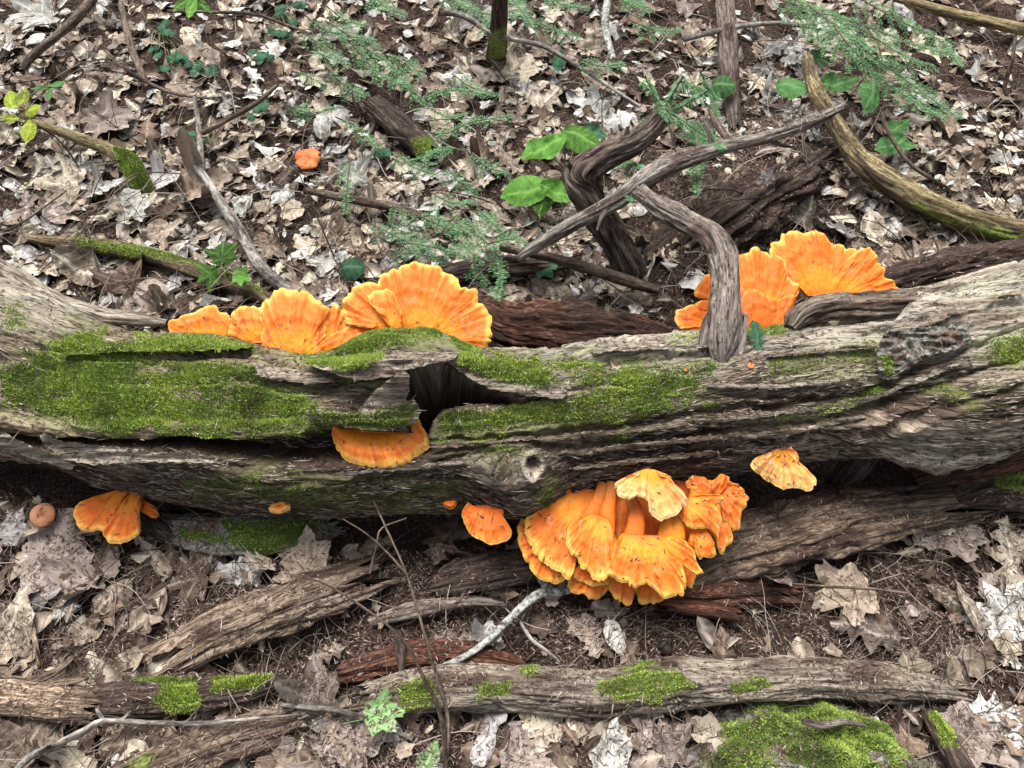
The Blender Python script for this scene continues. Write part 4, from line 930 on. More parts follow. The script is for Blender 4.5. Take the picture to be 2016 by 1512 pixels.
# ------------------------------------------------------------------ dead branches, rotten wood
def wood_piece(name, label, cat, pts, radii, mat, flat=0.8, amp=0.16, ragged=0.0, absz=False, moss_poly=None, pale=0.0, rot=0.0, group=None, parent=None, moss_n=0, seed=0, scat=False, roll=0.0, moss_len=0.0036, crack=0.5, root=None):
    P = np.array([(at_z(u, v, h) if absz else at_ground(u, v, h)) for u, v, h in pts])
    dep = (P - CAM) @ FWD
    R = np.asarray(radii, float) * PXS * dep
    C4 = np.column_stack([P, R])
    L = np.linalg.norm(np.diff(P, axis=0), axis=1).sum()
    big = R.max()
    st = 0.0032 if big > 0.012 else 0.006
    ns = int(np.clip(L / st, 14, 420)); nt = int(np.clip(2 * math.pi * big / st, 8, 110))
    C = catmull(C4, ns); C[:, 3] = np.maximum(C[:, 3], 0.0006)
    T = np.gradient(C[:, :3], axis=0); T /= np.linalg.norm(T, axis=1, keepdims=True)
    ref = np.array([0, 0, 1.0]) if abs(T[:, 2]).mean() < 0.8 else np.array([0, 1.0, 0])
    S = np.cross(T, ref); S /= np.linalg.norm(S, axis=1, keepdims=True)
    U = np.cross(S, T)
    if roll:
        c, s = math.cos(roll), math.sin(roll); S, U = S * c + U * s, U * c - S * s
    a = np.linspace(0, 2 * np.pi, nt, endpoint=False)
    s = np.r_[0, np.cumsum(np.linalg.norm(np.diff(C[:, :3], axis=0), axis=1))]
    ca, sa = np.cos(a)[None], np.sin(a)[None]; ss = s[:, None]
    r = C[:, 3:4]
    k = 1.0 / max(big, 0.004)
    sd = seed * 7.3 + len(label or name)
    rel = 1 + amp * fbm(ca * 1.3 + sd, sa * 1.3 + ss * 5, ss * 9, 3, 3) + amp * 0.55 * vnoise(ca * 5 + sd, sa * 5, ss * 10, 5) + amp * 0.3 * vnoise(ca * 14, sa * 14 + sd, ss * 16, 6)
    ck = np.abs(vnoise(ca * 4 + sd, sa * 4, ss * 7 + 3, 8))
    rel = rel - crack * amp * 1.2 * smooth(0.14, 0.0, ck)
    rel = rel + amp * 0.45 * fbm(ca * 2.2 + sd, sa * 2.2, ss * 26, 3, 11) + amp * 0.22 * vnoise(ca * 9 + sd, sa * 9, ss * 60, 12)
    kn = vnoise(ss * 16 + sd, 0.5 + 0 * ss, 0.0, 13); rel = rel + amp * 0.5 * smooth(0.45, 0.8, kn) * np.exp(-((ca - np.cos(sd + ss * 3)) ** 2 + (sa - np.sin(sd + ss * 3)) ** 2) * 2.0)
    rr = r * rel
    V = C[:, None, :3] + rr[..., None] * (ca[..., None] * S[:, None] + flat * sa[..., None] * U[:, None])
    if ragged:
        for end, sg in ((0, -1), (ns - 1, 1)):
            w = smooth(2.2 * r[end, 0], 0, np.abs(ss - s[end]))
            V = V + (T[end] * sg)[None, None] * (w * ragged * r[end, 0] * (0.3 + 1.1 * vnoise(ca * 3 + sd + end, sa * 3, 0.5) + 0.6 * vnoise(ca * 9 + sd, sa * 9, 1.5)))[..., None]
    Vf = V.reshape(-1, 3)
    F = grid_faces(ns, nt, True)
    pxx, pyy = project(Vf)
    mossw = np.zeros(len(Vf))
    for mp in (moss_poly or []):
        mossw = np.maximum(mossw, smooth(4, -10, poly_sdf(pxx, pyy, mp) + 11 * fbm(pxx / 20, pyy / 14, sd, 3)))
    mossw *= (V - C[:, None, :3]).reshape(-1, 3) @ (-FWD) > -0.2 * big
    uv = np.stack([np.broadcast_to(ss + sd, rr.shape).ravel(), (np.broadcast_to(a[None], rr.shape) * np.maximum(r.mean(), 0.003)).ravel()], 1)
    patchy = np.broadcast_to(fbm(ss * 11 + sd, ca * 1.2, sa * 1.2, 3, 15), rr.shape).ravel()
    # end caps
    V2 = np.vstack([Vf, C[0, :3] + T[0] * C[0, 3] * (0.4 if ragged else -0.2), C[-1, :3] - T[-1] * C[-1, 3] * (0.4 if ragged else -0.2)])
    n = len(Vf); j = np.arange(nt); jn = (j + 1) % nt
    caps = np.vstack([np.stack([np.full(nt, n), j, jn], 1), np.stack([np.full(nt, n + 1), (ns - 1) * nt + jn, (ns - 1) * nt + j], 1)])
    ex = lambda z: np.r_[z, 0, 0]
    uv = np.vstack([uv, uv[0], uv[-1]])
    me = mesh_from(name, V2, [F[:, ::-1], caps], True, {'moss': ex(np.clip(mossw * 0.9, 0, 1)), 'pale': ex(np.clip(pale + 0.45 * (pale > 0) * patchy, 0, 1)), 'rot': ex(np.clip(rot + 0.7 * smooth(0.05, 0.45, -patchy), 0, 1))}, uv)
    if scat: FULL_BVH.append((Vf, F))
    if parent is not None:
        o = link(name, me, mat); adopt(parent, o); return o
    if moss_n:
        e = empty(root or name, P.mean(0) * [1, 1, 0]); tag(e, label, cat, group)
        adopt(e, link('wood', me, mat))
        mm = moss_shoots(Vf, F, mossw, int(moss_n * 1.5), moss_len, 0.5 * smooth(0, .5, patchy), seed + 9)
        if mm is not None:
            m2 = adopt(e, link('moss', mm, M['moss'])); m2['kind'] = 'stuff'
        return e
    o = link(name, me, mat); tag(o, label, cat, group); return o

# -- on and behind the log
e = empty('branch_snag', (0.55, 0.95, 0.25)); tag(e, 'thick bent grey branch stub standing on the log before the orange cluster', 'branch')
wood_piece('stub', None, None, [(1258, 378, .33), (1300, 408, .35), (1352, 436, .37), (1400, 466, .39), (1424, 515, .385), (1430, 580, .365), (1428, 640, .34), (1424, 685, .318), (1420, 712, .305), (1418, 730, .295)], [17, 20, 23, 28, 30, 30, 31, 27, 15, 6], M['grey_wood'], 0.9, 0.3, absz=True, pale=0.12, rot=0.12, parent=e, seed=1, scat=True, crack=1.0)
wood_piece('splintered_foot', None, None, [(1452, 640, .335), (1446, 680, .315), (1430, 716, .30), (1420, 730, .29)], [17, 18, 15, 9], M['grey_wood'], 0.7, 0.25, absz=True, pale=0.4, ragged=1.6, parent=e, seed=2)
wood_piece('splintered_foot', None, None, [(1400, 630, .335), (1392, 662, .32), (1386, 684, .31)], [13, 14, 10], M['grey_wood'], 0.7, 0.25, absz=True, pale=0.3, ragged=1.6, parent=e, seed=3)
cb = wood_piece('curved_branch', 'dark curved branch rising from the litter behind the log, hemlock over its tip', 'branch', [(1300, 232, .36), (1250, 280, .33), (1190, 308, .30), (1146, 345, .26), (1160, 392, .21), (1200, 455, .13), (1250, 545, .0)], [19, 23, 28, 33, 31, 31, 30], M['grey_wood'], 0.9, 0.26, pale=0.0, rot=0.45, seed=4, scat=True, crack=1.0)
lb = wood_piece('long_branch', 'long grey branch slanting in front of the dark curved branch', 'branch', [(1030, 500, .12), (1120, 446, .20), (1210, 398, .27), (1290, 340, .30), (1400, 296, .27), (1500, 272, .24), (1600, 238, .24), (1658, 210, .25)], [12, 15, 18, 22, 15, 13, 12, 7], M['grey_wood'], 0.9, 0.22, pale=0.35, seed=5, scat=True, ragged=1.0)
wood_piece('fallen_branch', 'pale olive peeling branch curving down to the right edge', 'branch', [(1588, 115, .10), (1608, 180, .10), (1648, 250, .09), (1690, 312, .08), (1750, 360, .07), (1830, 405, .06), (1930, 440, .055), (2060, 468, .05), (2200, 480, .05)], [10, 14, 17, 22, 26, 26, 25, 27, 27], M['olive_bark'], 0.95, 0.16, seed=6, scat=True,
           moss_poly=[[(1760, 370), (1850, 420), (2016, 460), (2016, 490), (1830, 430)]], ragged=0.8)
wood_piece('fallen_branch', 'thin pale peeling stick crossing the top right corner', 'branch', [(1760, -6, .06), (1850, 20, .06), (1940, 42, .05), (2060, 66, .05)], [8, 10, 11, 11], M['olive_bark'], 0.95, 0.1, seed=7)
wood_piece('weathered_post', 'dark upright weathered stick at the top, right of centre', 'branch', [(1424, -60, .10), (1430, 40, .08), (1436, 140, .06), (1446, 250, .02)], [17, 19, 19, 11], M['grey_wood'], 0.8, 0.14, rot=0.35, seed=8, ragged=1.0)
wood_piece('young_trunk', 'short dark mossy sapling trunk at the top edge, centre', 'tree trunk', [(988, -60, .42), (984, 10, .28), (980, 70, .13), (977, 122, -.01)], [15, 16, 18, 22], M['dark_wood'], 1.0, 0.1, seed=9, moss_poly=[[(960, 60), (1000, 50), (1002, 120), (960, 120)]])
wood_piece('rotten_chunk', 'stubby brown log piece with mossy lower end, behind the biggest fan', 'wood', [(735, 205, .06), (790, 250, .06), (850, 305, .05)], [20, 25, 22], M['dark_wood'], 0.9, 0.12, pale=0.3, seed=10, ragged=0.8, moss_poly=[[(800, 270), (850, 260), (870, 320), (820, 310)]], moss_n=900)
e = wood_piece('mossy_branch', 'grey stick with a thick mossy lower end, left of picture', 'branch', [(40, 226, .10), (100, 252, .09), (160, 274, .08), (215, 296, .07), (252, 318, .06), (272, 350, .04), (292, 392, .0)], [6, 9, 11, 13, 18, 20, 16], M['olive_bark'], 1.0, 0.1, seed=11, pale=0.2, moss_poly=[[(215, 280), (275, 300), (315, 390), (270, 400), (235, 330)]], moss_n=5000)
e = empty('forked_branch', tuple(at_ground(450, 420))); tag(e, 'grey forked branch running down to the row of orange caps', 'branch')
wood_piece('limb', None, None, [(362, 312, .07), (398, 342, .07), (432, 396, .06), (470, 452, .055), (512, 522, .05), (575, 580, .03)], [5, 8, 10, 11, 12, 13], M['grey_bark'], 1, 0.08, parent=e, seed=12)
wood_piece('side_limb', None, None, [(383, 190, .09), (392, 262, .08), (397, 338, .07)], [4, 6, 7], M['grey_bark'], 1, 0.08, parent=e, seed=13)
wood_piece('side_limb', None, None, [(398, 262, .08), (450, 234, .08), (500, 206, .09), (546, 168, .10)], [6, 5, 5, 3.5], M['twig_bark'], 1, 0.08, parent=e, seed=14)
wood_piece('mossy_branch', 'dull mossy branch lying behind the log beneath the maple seedling', 'branch', [(60, 470, .04), (130, 478, .04), (210, 486, .04), (300, 506, .035), (390, 536, .03), (470, 564, .03), (540, 596, .02)], [9, 14, 16, 16, 17, 17, 12], M['olive_bark'], 0.95, 0.1, rot=0.45, seed=15, scat=True, moss_poly=[[(150, 465), (330, 490), (520, 560), (520, 580), (380, 520), (150, 490)]], moss_n=2500)
wood_piece('trunk_rim', None, None, [(-60, 490, .25), (0, 528, .25), (50, 556, .25), (110, 592, .245), (190, 618, .24), (260, 628, .24), (328, 636, .235)], [16, 17, 17, 18, 17, 15, 7], M['log'], 0.75, 0.2, absz=True, pale=0.55, parent=LOG, seed=16, scat=True)
wood_piece('trunk_rim', None, None, [(1556, 646, .30), (1578, 622, .31), (1630, 606, .318), (1710, 602, .32), (1800, 592, .325), (1900, 566, .325)], [14, 27, 30, 30, 26, 12], M['log'], 0.7, 0.3, absz=True, pale=0.2, rot=0.45, crack=1.0, parent=LOG, seed=17, scat=True)
wood_piece('bark_slab', 'dark red-brown slab of bark on edge behind the log, between the two orange clusters', 'bark', [(930, 612, .08), (1000, 640, .08), (1080, 648, .075), (1170, 656, .07), (1250, 660, .06), (1310, 668, .04)], [26, 42, 46, 44, 36, 18], M['red_wood'], 0.3, 0.42, rot=0.6, seed=18, roll=-0.85, ragged=1.0)
wood_piece('rotten_chunk', 'dark rotten wood under the drooping hemlock tip behind the log', 'wood', [(870, 540, .05), (960, 528, .05), (1060, 520, .05), (1120, 516, .04)], [22, 26, 22, 14], M['dark_wood'], 0.7, 0.2, pale=0.15, seed=19, ragged=1.2)
wood_piece('rotten_log', 'dark log form in place of the shaded gap behind the trunk at right', 'log', [(1640, 590, .06), (1760, 556, .07), (1900, 520, .08), (2060, 500, .08), (2200, 490, .08)], [24, 34, 36, 36, 36], M['dark_wood'], 0.8, 0.3, rot=0.5, crack=1.0, seed=20, scat=True)  # fills a dark crevice; its dark tone stands for the shade there
wood_piece('fallen_branch', 'dark reddish branch sloping behind the log toward the bent stub', 'branch', [(985, 486, .10), (1080, 506, .10), (1165, 530, .09), (1230, 552, .08), (1298, 572, .06)], [8, 10, 11, 12, 10], M['twig_bark'], 1, 0.12, rot=0.3, seed=21)
wood_piece('fallen_twig', 'wavy pale twig crossing before the sapling trunk at the top', 'twig', [(868, 26, .14), (900, 28, .15), (932, 42, .16), (965, 66, .16), (1010, 78, .15), (1070, 92, .13), (1140, 132, .11), (1260, 210, .09)], [6, 6, 6, 5, 5, 4.5, 4, 3], M['grey_bark'], 1, 0.1, seed=22)
wood_piece('fallen_twig', 'grey curved twig crossing the dark upright stick at the top', 'twig', [(1345, 78, .09), (1400, 64, .09), (1470, 50, .09), (1530, 46, .09), (1590, 52, .09)], [5, 5.5, 5, 5, 4], M['grey_bark'], 1, 0.1, seed=23)
wood_piece('lichen_stick', 'short upright stick with white lichen at the top edge', 'twig', [(1200, -20, .10), (1192, 30, .09), (1194, 70, .07), (1208, 118, .05)], [7, 8, 7, 6], M['lichen_white'], 1, 0.12, seed=24)
wood_piece('fallen_branch', 'dark crooked stick in the top left corner', 'branch', [(190, -14, .07), (150, 36, .06), (110, 72, .06), (70, 105, .05), (44, 134, .04)], [8, 9, 8, 8, 7], M['twig_bark'], 1, 0.12, seed=25)
wood_piece('fallen_branch', 'brown stick slanting down among the leaves, top left', 'branch', [(238, 8, .05), (252, 70, .05), (268, 120, .05), (292, 172, .04)], [6, 7, 7, 6], M['twig_bark'], 1, 0.1, seed=26)
wood_piece('fallen_twig', 'thin dark sloping twig over the leaves, left of the forked branch', 'twig', [(208, 100, .07), (250, 138, .07), (330, 180, .06), (420, 195, .06)], [3, 3.5, 3.5, 2.5], M['twig_bark'], 1, 0.1, seed=27)
wood_piece('fallen_branch', 'brown half buried stick pointing at the lone red-orange mushroom', 'branch', [(600, 375, .06), (690, 392, .06), (780, 410, .055), (860, 436, .05), (930, 462, .05)], [7, 9, 9, 8, 6], M['twig_bark'], 1, 0.1, seed=28)
wood_piece('fallen_twig', 'thin stick in the top left, ending at a dark green vine', 'twig', [(330, 22, .06), (420, 24, .06), (500, 28, .06), (560, 48, .05), (610, 66, .05)], [3, 3, 3.5, 3, 2.5], M['twig_bark'], 1, 0.1, seed=29)
wood_piece('fallen_branch', 'short thick stick left of the dark curved branch, half covered in litter', 'branch', [(750, 222, .03), (708, 300, .03), (690, 330, .03)], [5, 5, 4], M['grey_bark'], 1, 0.1, seed=30)
wood_piece('fallen_twig', 'bare twig leaning against the big leafy sprig, right of the pale branch', 'twig', [(1735, 228, .12), (1760, 280, .10), (1800, 330, .08), (1870, 372, .05)], [4, 4, 4, 3], M['twig_bark'], 1, 0.1, seed=31)
wood_piece('fallen_twig', 'upright thin dark twig near the right edge behind the log', 'twig', [(2000, 70, .16), (1992, 120, .12), (1978, 170, .06), (1984, 190, .03)], [3, 4, 4, 4], M['twig_bark'], 1, 0.1, seed=32)
wood_piece('fallen_branch', 'grey-barked stub poking from the needles under the long grey branch', 'branch', [(1400, 215, .07), (1412, 245, .06), (1436, 278, .05)], [6, 7, 7], M['twig_bark'], 1, 0.1, seed=33)

wood_piece('rotten_log', 'needle strewn rotten log sloping up behind the bent stub', 'log', [(1270, 560, -.03), (1340, 500, -.03), (1430, 430, -.03), (1530, 362, -.03), (1600, 312, -.03), (1660, 262, -.03)], [50, 68, 76, 70, 56, 34], M['dark_wood'], 0.62, 0.3, rot=0.25, seed=72, scat=True, ragged=1.6, crack=1.0, pale=0.2)

wood_piece('side_stub', None, None, [(1150, 350, .25), (1130, 334, .27), (1118, 322, .29)], [14, 9, 5], M['grey_wood'], 0.9, 0.25, rot=0.4, parent=cb, seed=80, ragged=1.5)
wood_piece('side_stub', None, None, [(1220, 294, .31), (1232, 270, .34), (1236, 250, .36)], [9, 6, 3], M['grey_wood'], 0.9, 0.25, rot=0.4, parent=cb, seed=81, ragged=1.5)
wood_piece('side_stub', None, None, [(1405, 294, .27), (1398, 268, .29), (1386, 246, .31)], [8, 5, 2.5], M['grey_wood'], 0.9, 0.2, parent=lb, seed=82, ragged=1.0)
wood_piece('side_stub', None, None, [(1505, 270, .24), (1534, 284, .23), (1560, 290, .22)], [7, 4.5, 2.5], M['grey_wood'], 0.9, 0.2, parent=lb, seed=83, ragged=1.0)
wood_piece('side_stub', None, None, [(1200, 402, .27), (1184, 430, .25), (1176, 452, .23)], [8, 5, 2.5], M['grey_wood'], 0.9, 0.2, parent=lb, seed=84, ragged=1.0)

# -- in front of the log
wood_piece('rotten_plank', 'crumbling tan plank of rotten wood slanting up, lower left', 'wood', [(352, 1292, .03), (400, 1262, .04), (470, 1232, .045), (560, 1195, .045), (640, 1162, .04), (715, 1136, .03)], [40, 48, 50, 48, 45, 38], M['tan_wood'], 0.5, 0.26, ragged=2.4, seed=34, scat=True, crack=1.0, rot=0.28)
wood_piece('rotten_plank', 'broad brown slab of rotten wood right of the biggest orange cluster', 'wood', [(1340, 1128, .03), (1420, 1090, .05), (1520, 1062, .055), (1640, 1032, .055), (1760, 1008, .05), (1880, 992, .03)], [46, 58, 66, 66, 58, 46], M['tan_wood'], 0.45, 0.22, ragged=2.2, seed=35, scat=True, crack=1.0, rot=0.5)
wood_piece('lower_log', 'long low weathered log with a mossy knot across the bottom', 'log', [(735, 1372, .03), (800, 1360, .04), (900, 1352, .045), (1050, 1358, .045), (1180, 1366, .045), (1290, 1350, .05), (1420, 1342, .045), (1560, 1334, .045), (1720, 1342, .04), (1800, 1350, .03), (1880, 1362, .015)],
           [24, 38, 43, 44, 46, 50, 42, 38, 38, 32, 24], M['log'], 0.8, 0.18, seed=36, scat=True, ragged=2.2, crack=1.0, pale=0.25,
           moss_poly=[[(1180, 1345), (1260, 1310), (1340, 1320), (1370, 1350), (1300, 1385), (1220, 1380), (1160, 1360)], [(1200, 1310), (1280, 1300), (1300, 1312), (1230, 1325)], [(780, 1340), (850, 1330), (870, 1390), (790, 1400)], [(1010, 1312), (1060, 1310), (1060, 1328), (1015, 1328)], [(930, 1350), (1000, 1345), (1010, 1370), (940, 1375)], [(1430, 1345), (1500, 1330), (1520, 1350), (1450, 1370)]], moss_n=9000)
wood_piece('bark_slab', 'mossy slab of bark lying under the log, left of centre', 'bark', [(320, 1036, .02), (420, 1046, .03), (520, 1050, .035), (600, 1044, .03), (655, 1030, .02)], [26, 40, 44, 40, 22], M['lichen'], 0.4, 0.22, seed=37, scat=True, ragged=1.0, moss_poly=[[(440, 1020), (560, 1025), (640, 1020), (600, 1065), (520, 1100), (450, 1070)], [(350, 1040), (440, 1050), (440, 1070), (360, 1060)]], moss_n=5000)
wood_piece('broken_log_end', 'pale freshly broken end of a small log at the left edge', 'wood', [(-120, 1372, .04), (-20, 1376, .045), (60, 1380, .045), (130, 1386, .045), (176, 1390, .04)], [30, 34, 34, 33, 30], M['tan_wood'], 0.85, 0.16, ragged=1.3, seed=38, scat=True, pale=0.0, crack=1.0)
wood_piece('rotten_log', 'dark rotten log with bright green moss, beside the pale broken end', 'log', [(150, 1380, .03), (230, 1376, .035), (320, 1372, .04), (420, 1364, .035), (500, 1352, .03), (560, 1338, .015)], [26, 32, 36, 34, 26, 12], M['dark_wood'], 0.7, 0.24, seed=39, scat=True, ragged=0.8, moss_poly=[[(300, 1385), (330, 1335), (380, 1330), (400, 1400), (340, 1405)], [(240, 1325), (340, 1325), (330, 1345), (260, 1345)], [(410, 1330), (540, 1325), (520, 1355), (420, 1365)]], moss_n=5500, moss_len=0.006)
wood_piece('rotten_plank', 'tan splintered plank cut by the bottom edge, lower left', 'wood', [(200, 1560, .03), (300, 1512, .035), (400, 1472, .035), (480, 1446, .03), (570, 1420, .02)], [36, 42, 42, 38, 32], M['tan_wood'], 0.55, 0.26, ragged=2.2, seed=40, scat=True, crack=1.0, rot=0.28, moss_poly=[[(250, 1490), (310, 1480), (290, 1512), (250, 1512)]])
wood_piece('rotten_chunk', 'dark weathered slab behind the small ribbed fan, left of the biggest cluster', 'wood', [(860, 1150, .02), (930, 1132, .03), (1000, 1118, .035), (1090, 1104, .03)], [26, 38, 40, 34], M['dark_wood'], 0.5, 0.2, seed=41, scat=True, pale=0.2, ragged=1.0)
wood_piece('twisted_stick', 'twisted brown stick below the small ribbed fan', 'branch', [(730, 1226, .02), (780, 1210, .03), (830, 1198, .035), (880, 1190, .035), (940, 1184, .035), (992, 1190, .03)], [7, 14, 16, 12, 10, 5], M['grey_wood'], 0.8, 0.25, seed=42, scat=True, ragged=1.0)
e = empty('lichen_stick', tuple(at_ground(970, 1240))); tag(e, 'crooked stick crusted with white lichen below the biggest orange cluster', 'branch')
wood_piece('limb', None, None, [(845, 1320, .035), (892, 1304, .04), (945, 1274, .045), (1000, 1222, .05), (1048, 1178, .05), (1086, 1158, .05)], [5, 7, 7.5, 8.5, 9.5, 9], M['lichen_white'], 1, 0.3, parent=e, seed=43)
wood_piece('side_limb', None, None, [(1080, 1164, .05), (1064, 1140, .05), (1056, 1120, .055)], [9, 7, 5], M['lichen_white'], 1, 0.16, parent=e, seed=44)
wood_piece('side_limb', None, None, [(1076, 1162, .05), (1100, 1166, .05), (1130, 1160, .05)], [9, 8, 6], M['lichen_white'], 1, 0.16, parent=e, seed=45)
wood_piece('rotten_chunk', 'long shredded red rotten wood above the left end of the low log', 'wood', [(676, 1324, .015), (760, 1300, .025), (850, 1286, .025), (940, 1290, .025), (1020, 1308, .01)], [20, 26, 26, 24, 19], M['red_wood'], 0.6, 0.34, seed=46, scat=True, ragged=2.6, crack=1.0, rot=0.2)
wood_piece('rotten_chunk', 'dark red rotten wood under the right side of the biggest cluster', 'wood', [(1290, 1168, .02), (1370, 1172, .03), (1460, 1166, .03), (1550, 1172, .015)], [24, 30, 28, 20], M['red_wood'], 0.6, 0.32, seed=47, scat=True, ragged=2.4, crack=1.0, rot=0.35)
wood_piece('wood_chip', 'orange-brown splinter of rotten wood right of the biggest cluster', 'wood', [(1310, 1190, .035), (1370, 1196, .04), (1420, 1204, .04), (1454, 1212, .035)], [12, 16, 16, 12], M['red_wood'], 0.5, 0.25, seed=48, ragged=1.6, pale=0.0)
e = empty('bare_seedling', tuple(at_ground(875, 1500))); tag(e, 'two thin bare brown stems crossing upright in the lower centre', 'plant')
wood_piece('stem', None, None, [(735, 985, .20), (765, 1050, .19), (800, 1130, .17), (822, 1200, .15), (842, 1270, .12), (862, 1340, .09), (882, 1420, .05), (876, 1540, .0)], [1.5, 2.2, 2.5, 2.8, 3.1, 3.5, 4.6, 5.5], M['twig_bark'], 1, 0.08, parent=e, seed=49)
wood_piece('stem', None, None, [(560, 1128, .16), (640, 1150, .16), (735, 1210, .15), (795, 1262, .13), (832, 1330, .10), (868, 1412, .06), (880, 1540, .0)], [1.5, 2, 2.6, 3.2, 3.7, 4.6, 6], M['twig_bark'], 1, 0.08, parent=e, seed=50)
wood_piece('side_twig', None, None, [(800, 1130, .17), (760, 1085, .18), (720, 1050, .19), (672, 1020, .2)], [2.6, 2, 1.8, 1.4], M['twig_bark'], 1, 0.08, parent=e, seed=51)
wood_piece('side_twig', None, None, [(728, 1130, .17), (742, 1070, .18), (752, 1040, .19), (800, 1020, .19)], [2.4, 2, 1.8, 1.4], M['twig_bark'], 1, 0.08, parent=e, seed=52)
e = empty('grey_twig', tuple(at_ground(200, 1430))); tag(e, 'grey forked twig along the bottom left, below the dark rotten log', 'twig')
wood_piece('limb', None, None, [(20, 1530, .05), (60, 1490, .05), (110, 1466, .055), (165, 1440, .06), (205, 1420, .06), (300, 1424, .06), (400, 1424, .06), (480, 1416, .06), (580, 1408, .055)], [7, 7, 6.5, 7, 6, 5, 4.5, 3.2, 2], M['grey_bark'], 1, 0.22, parent=e, seed=53)
wood_piece('side_limb', None, None, [(205, 1420, .06), (195, 1405, .06), (190, 1395, .06)], [5, 4, 3], M['grey_bark'], 1, 0.1, parent=e, seed=54)
wood_piece('side_limb', None, None, [(235, 1422, .06), (250, 1408, .065), (256, 1400, .07)], [4, 3, 2.5], M['grey_bark'], 1, 0.1, parent=e, seed=55)
wood_piece('grey_twig', 'pale grey lichened twig beside the fallen green maple leaf, lower centre', 'twig', [(552, 1388, .04), (620, 1394, .045), (680, 1402, .045), (740, 1424, .04), (812, 1456, .03)], [4, 5.5, 5.5, 5, 3], M['grey_bark'], 1, 0.22, pale=0.0, seed=56)
wood_piece('fallen_twig', 'short dark twig in the needles under the biggest cluster', 'twig', [(1024, 1224, .03), (1046, 1258, .03), (1076, 1282, .03), (1102, 1304, .025)], [4, 4, 3.6, 3], M['grey_bark'], 1, 0.1, seed=57)
wood_piece('rotten_chunk', 'dark square-ended wood piece beside the forked fungus, under the log', 'wood', [(262, 1008, .03), (296, 1032, .03), (334, 1056, .025)], [14, 19, 16], M['dark_wood'], 0.8, 0.16, seed=58, ragged=0.8)
wood_piece('fallen_twig', 'thin dark leaf stalk lying across pale leaves right of the red rotten wood', 'twig', [(1560, 1150, .05), (1650, 1156, .05), (1720, 1160, .045), (1790, 1168, .04)], [2.2, 3.2, 3.0, 2.2], M['twig_bark'], 1, 0.08, seed=59)
wood_piece('wood_chip', 'narrow grey splinter beneath the right half of the low log', 'wood', [(1562, 1368, .03), (1600, 1382, .03), (1652, 1398, .025)], [6, 8, 5], M['grey_wood'], 0.6, 0.15, seed=60, ragged=1.0)
wood_piece('twisted_stick', 'short dark peg standing above the left end of the low log', 'twig', [(782, 1242, .06), (788, 1280, .05), (792, 1340, .03)], [8, 10, 5], M['dark_wood'], 0.9, 0.2, seed=61, ragged=1.0, pale=.2)
wood_piece('hanging_splinter', 'thin upright splinter under the log, right of the yellow lobed fungus', 'wood', [(1624, 862, .13), (1622, 900, .09), (1618, 942, .04)], [6, 7, 4], M['dark_wood'], 0.9, 0.15, seed=62, pale=0.3)
wood_piece('rotten_chunk', 'flat dark slab leaning under the log beside the thin upright splinter', 'wood', [(1720, 878, .10), (1690, 912, .08), (1650, 956, .03)], [20, 27, 22], M['dark_wood'], 0.4, 0.15, seed=63, pale=0.25, ragged=0.8)
wood_piece('rotten_chunk', 'rounded dark rotten root with a mossy top at the right edge under the log', 'wood', [(1880, 985, .04), (1930, 968, .05), (1990, 968, .05), (2080, 975, .05)], [24, 36, 40, 40], M['dark_wood'], 0.8, 0.18, seed=64, scat=True, pale=0.2, moss_poly=[[(1960, 935), (2016, 925), (2016, 975), (1965, 965)]], moss_n=900)
wood_piece('rotten_chunk', 'crumbled red-brown wood filling the hollow under the right end of the trunk', 'wood', [(1800, 950, .06), (1900, 915, .09), (1990, 885, .12), (2100, 870, .12)], [20, 34, 42, 44], M['red_wood'], 0.8, 0.22, seed=65, scat=True, rot=0.6)
wood_piece('root', 'dark mossy root running off the bottom right beside the mossy rock', 'root', [(1826, 1402, .03), (1850, 1440, .04), (1880, 1490, .045), (1920, 1560, .04)], [14, 19, 22, 24], M['dark_wood'], 0.8, 0.18, seed=66, moss_poly=[[(1820, 1400), (1870, 1400), (1890, 1470), (1850, 1470)]], moss_n=1200, pale=0.2)
wood_piece('twisted_stick', 'short curled brown root lying on the upper edge of the mossy rock', 'twig', [(1580, 1420, .07), (1620, 1427, .08), (1660, 1421, .08), (1700, 1428, .07)], [6, 8, 7, 4], M['grey_wood'], 0.8, 0.2, seed=67)
wood_piece('rotten_chunk', 'pale brown stick under the litter left of the twisted brown stick', 'wood', [(690, 1180, .02), (730, 1120, .025), (760, 1080, .02)], [10, 16, 10], M['red_wood'], 0.6, 0.25, seed=68, rot=.5, ragged=1.0)
wood_piece('wood_chip', 'thin pale shred of wood beside the crumbling tan plank at left', 'wood', [(62, 1225, .03), (70, 1262, .03), (78, 1310, .025)], [4, 6, 4], M['tan_wood'], 0.6, 0.2, seed=69, ragged=1.0)
wood_piece('wood_chip', 'pale curved shred of wood above the pale broken log end', 'wood', [(0, 1332, .03), (60, 1338, .03), (110, 1322, .035), (148, 1290, .035)], [5, 8, 9, 5], M['tan_wood'], 0.6, 0.2, seed=70, ragged=1.0)
wood_piece('wood_chip', 'short pale shred of wood right of the pale curved one', 'wood', [(70, 1352, .035), (120, 1344, .04), (160, 1338, .035)], [7, 9, 6], M['tan_wood'], 0.6, 0.2, seed=71, ragged=1.0)

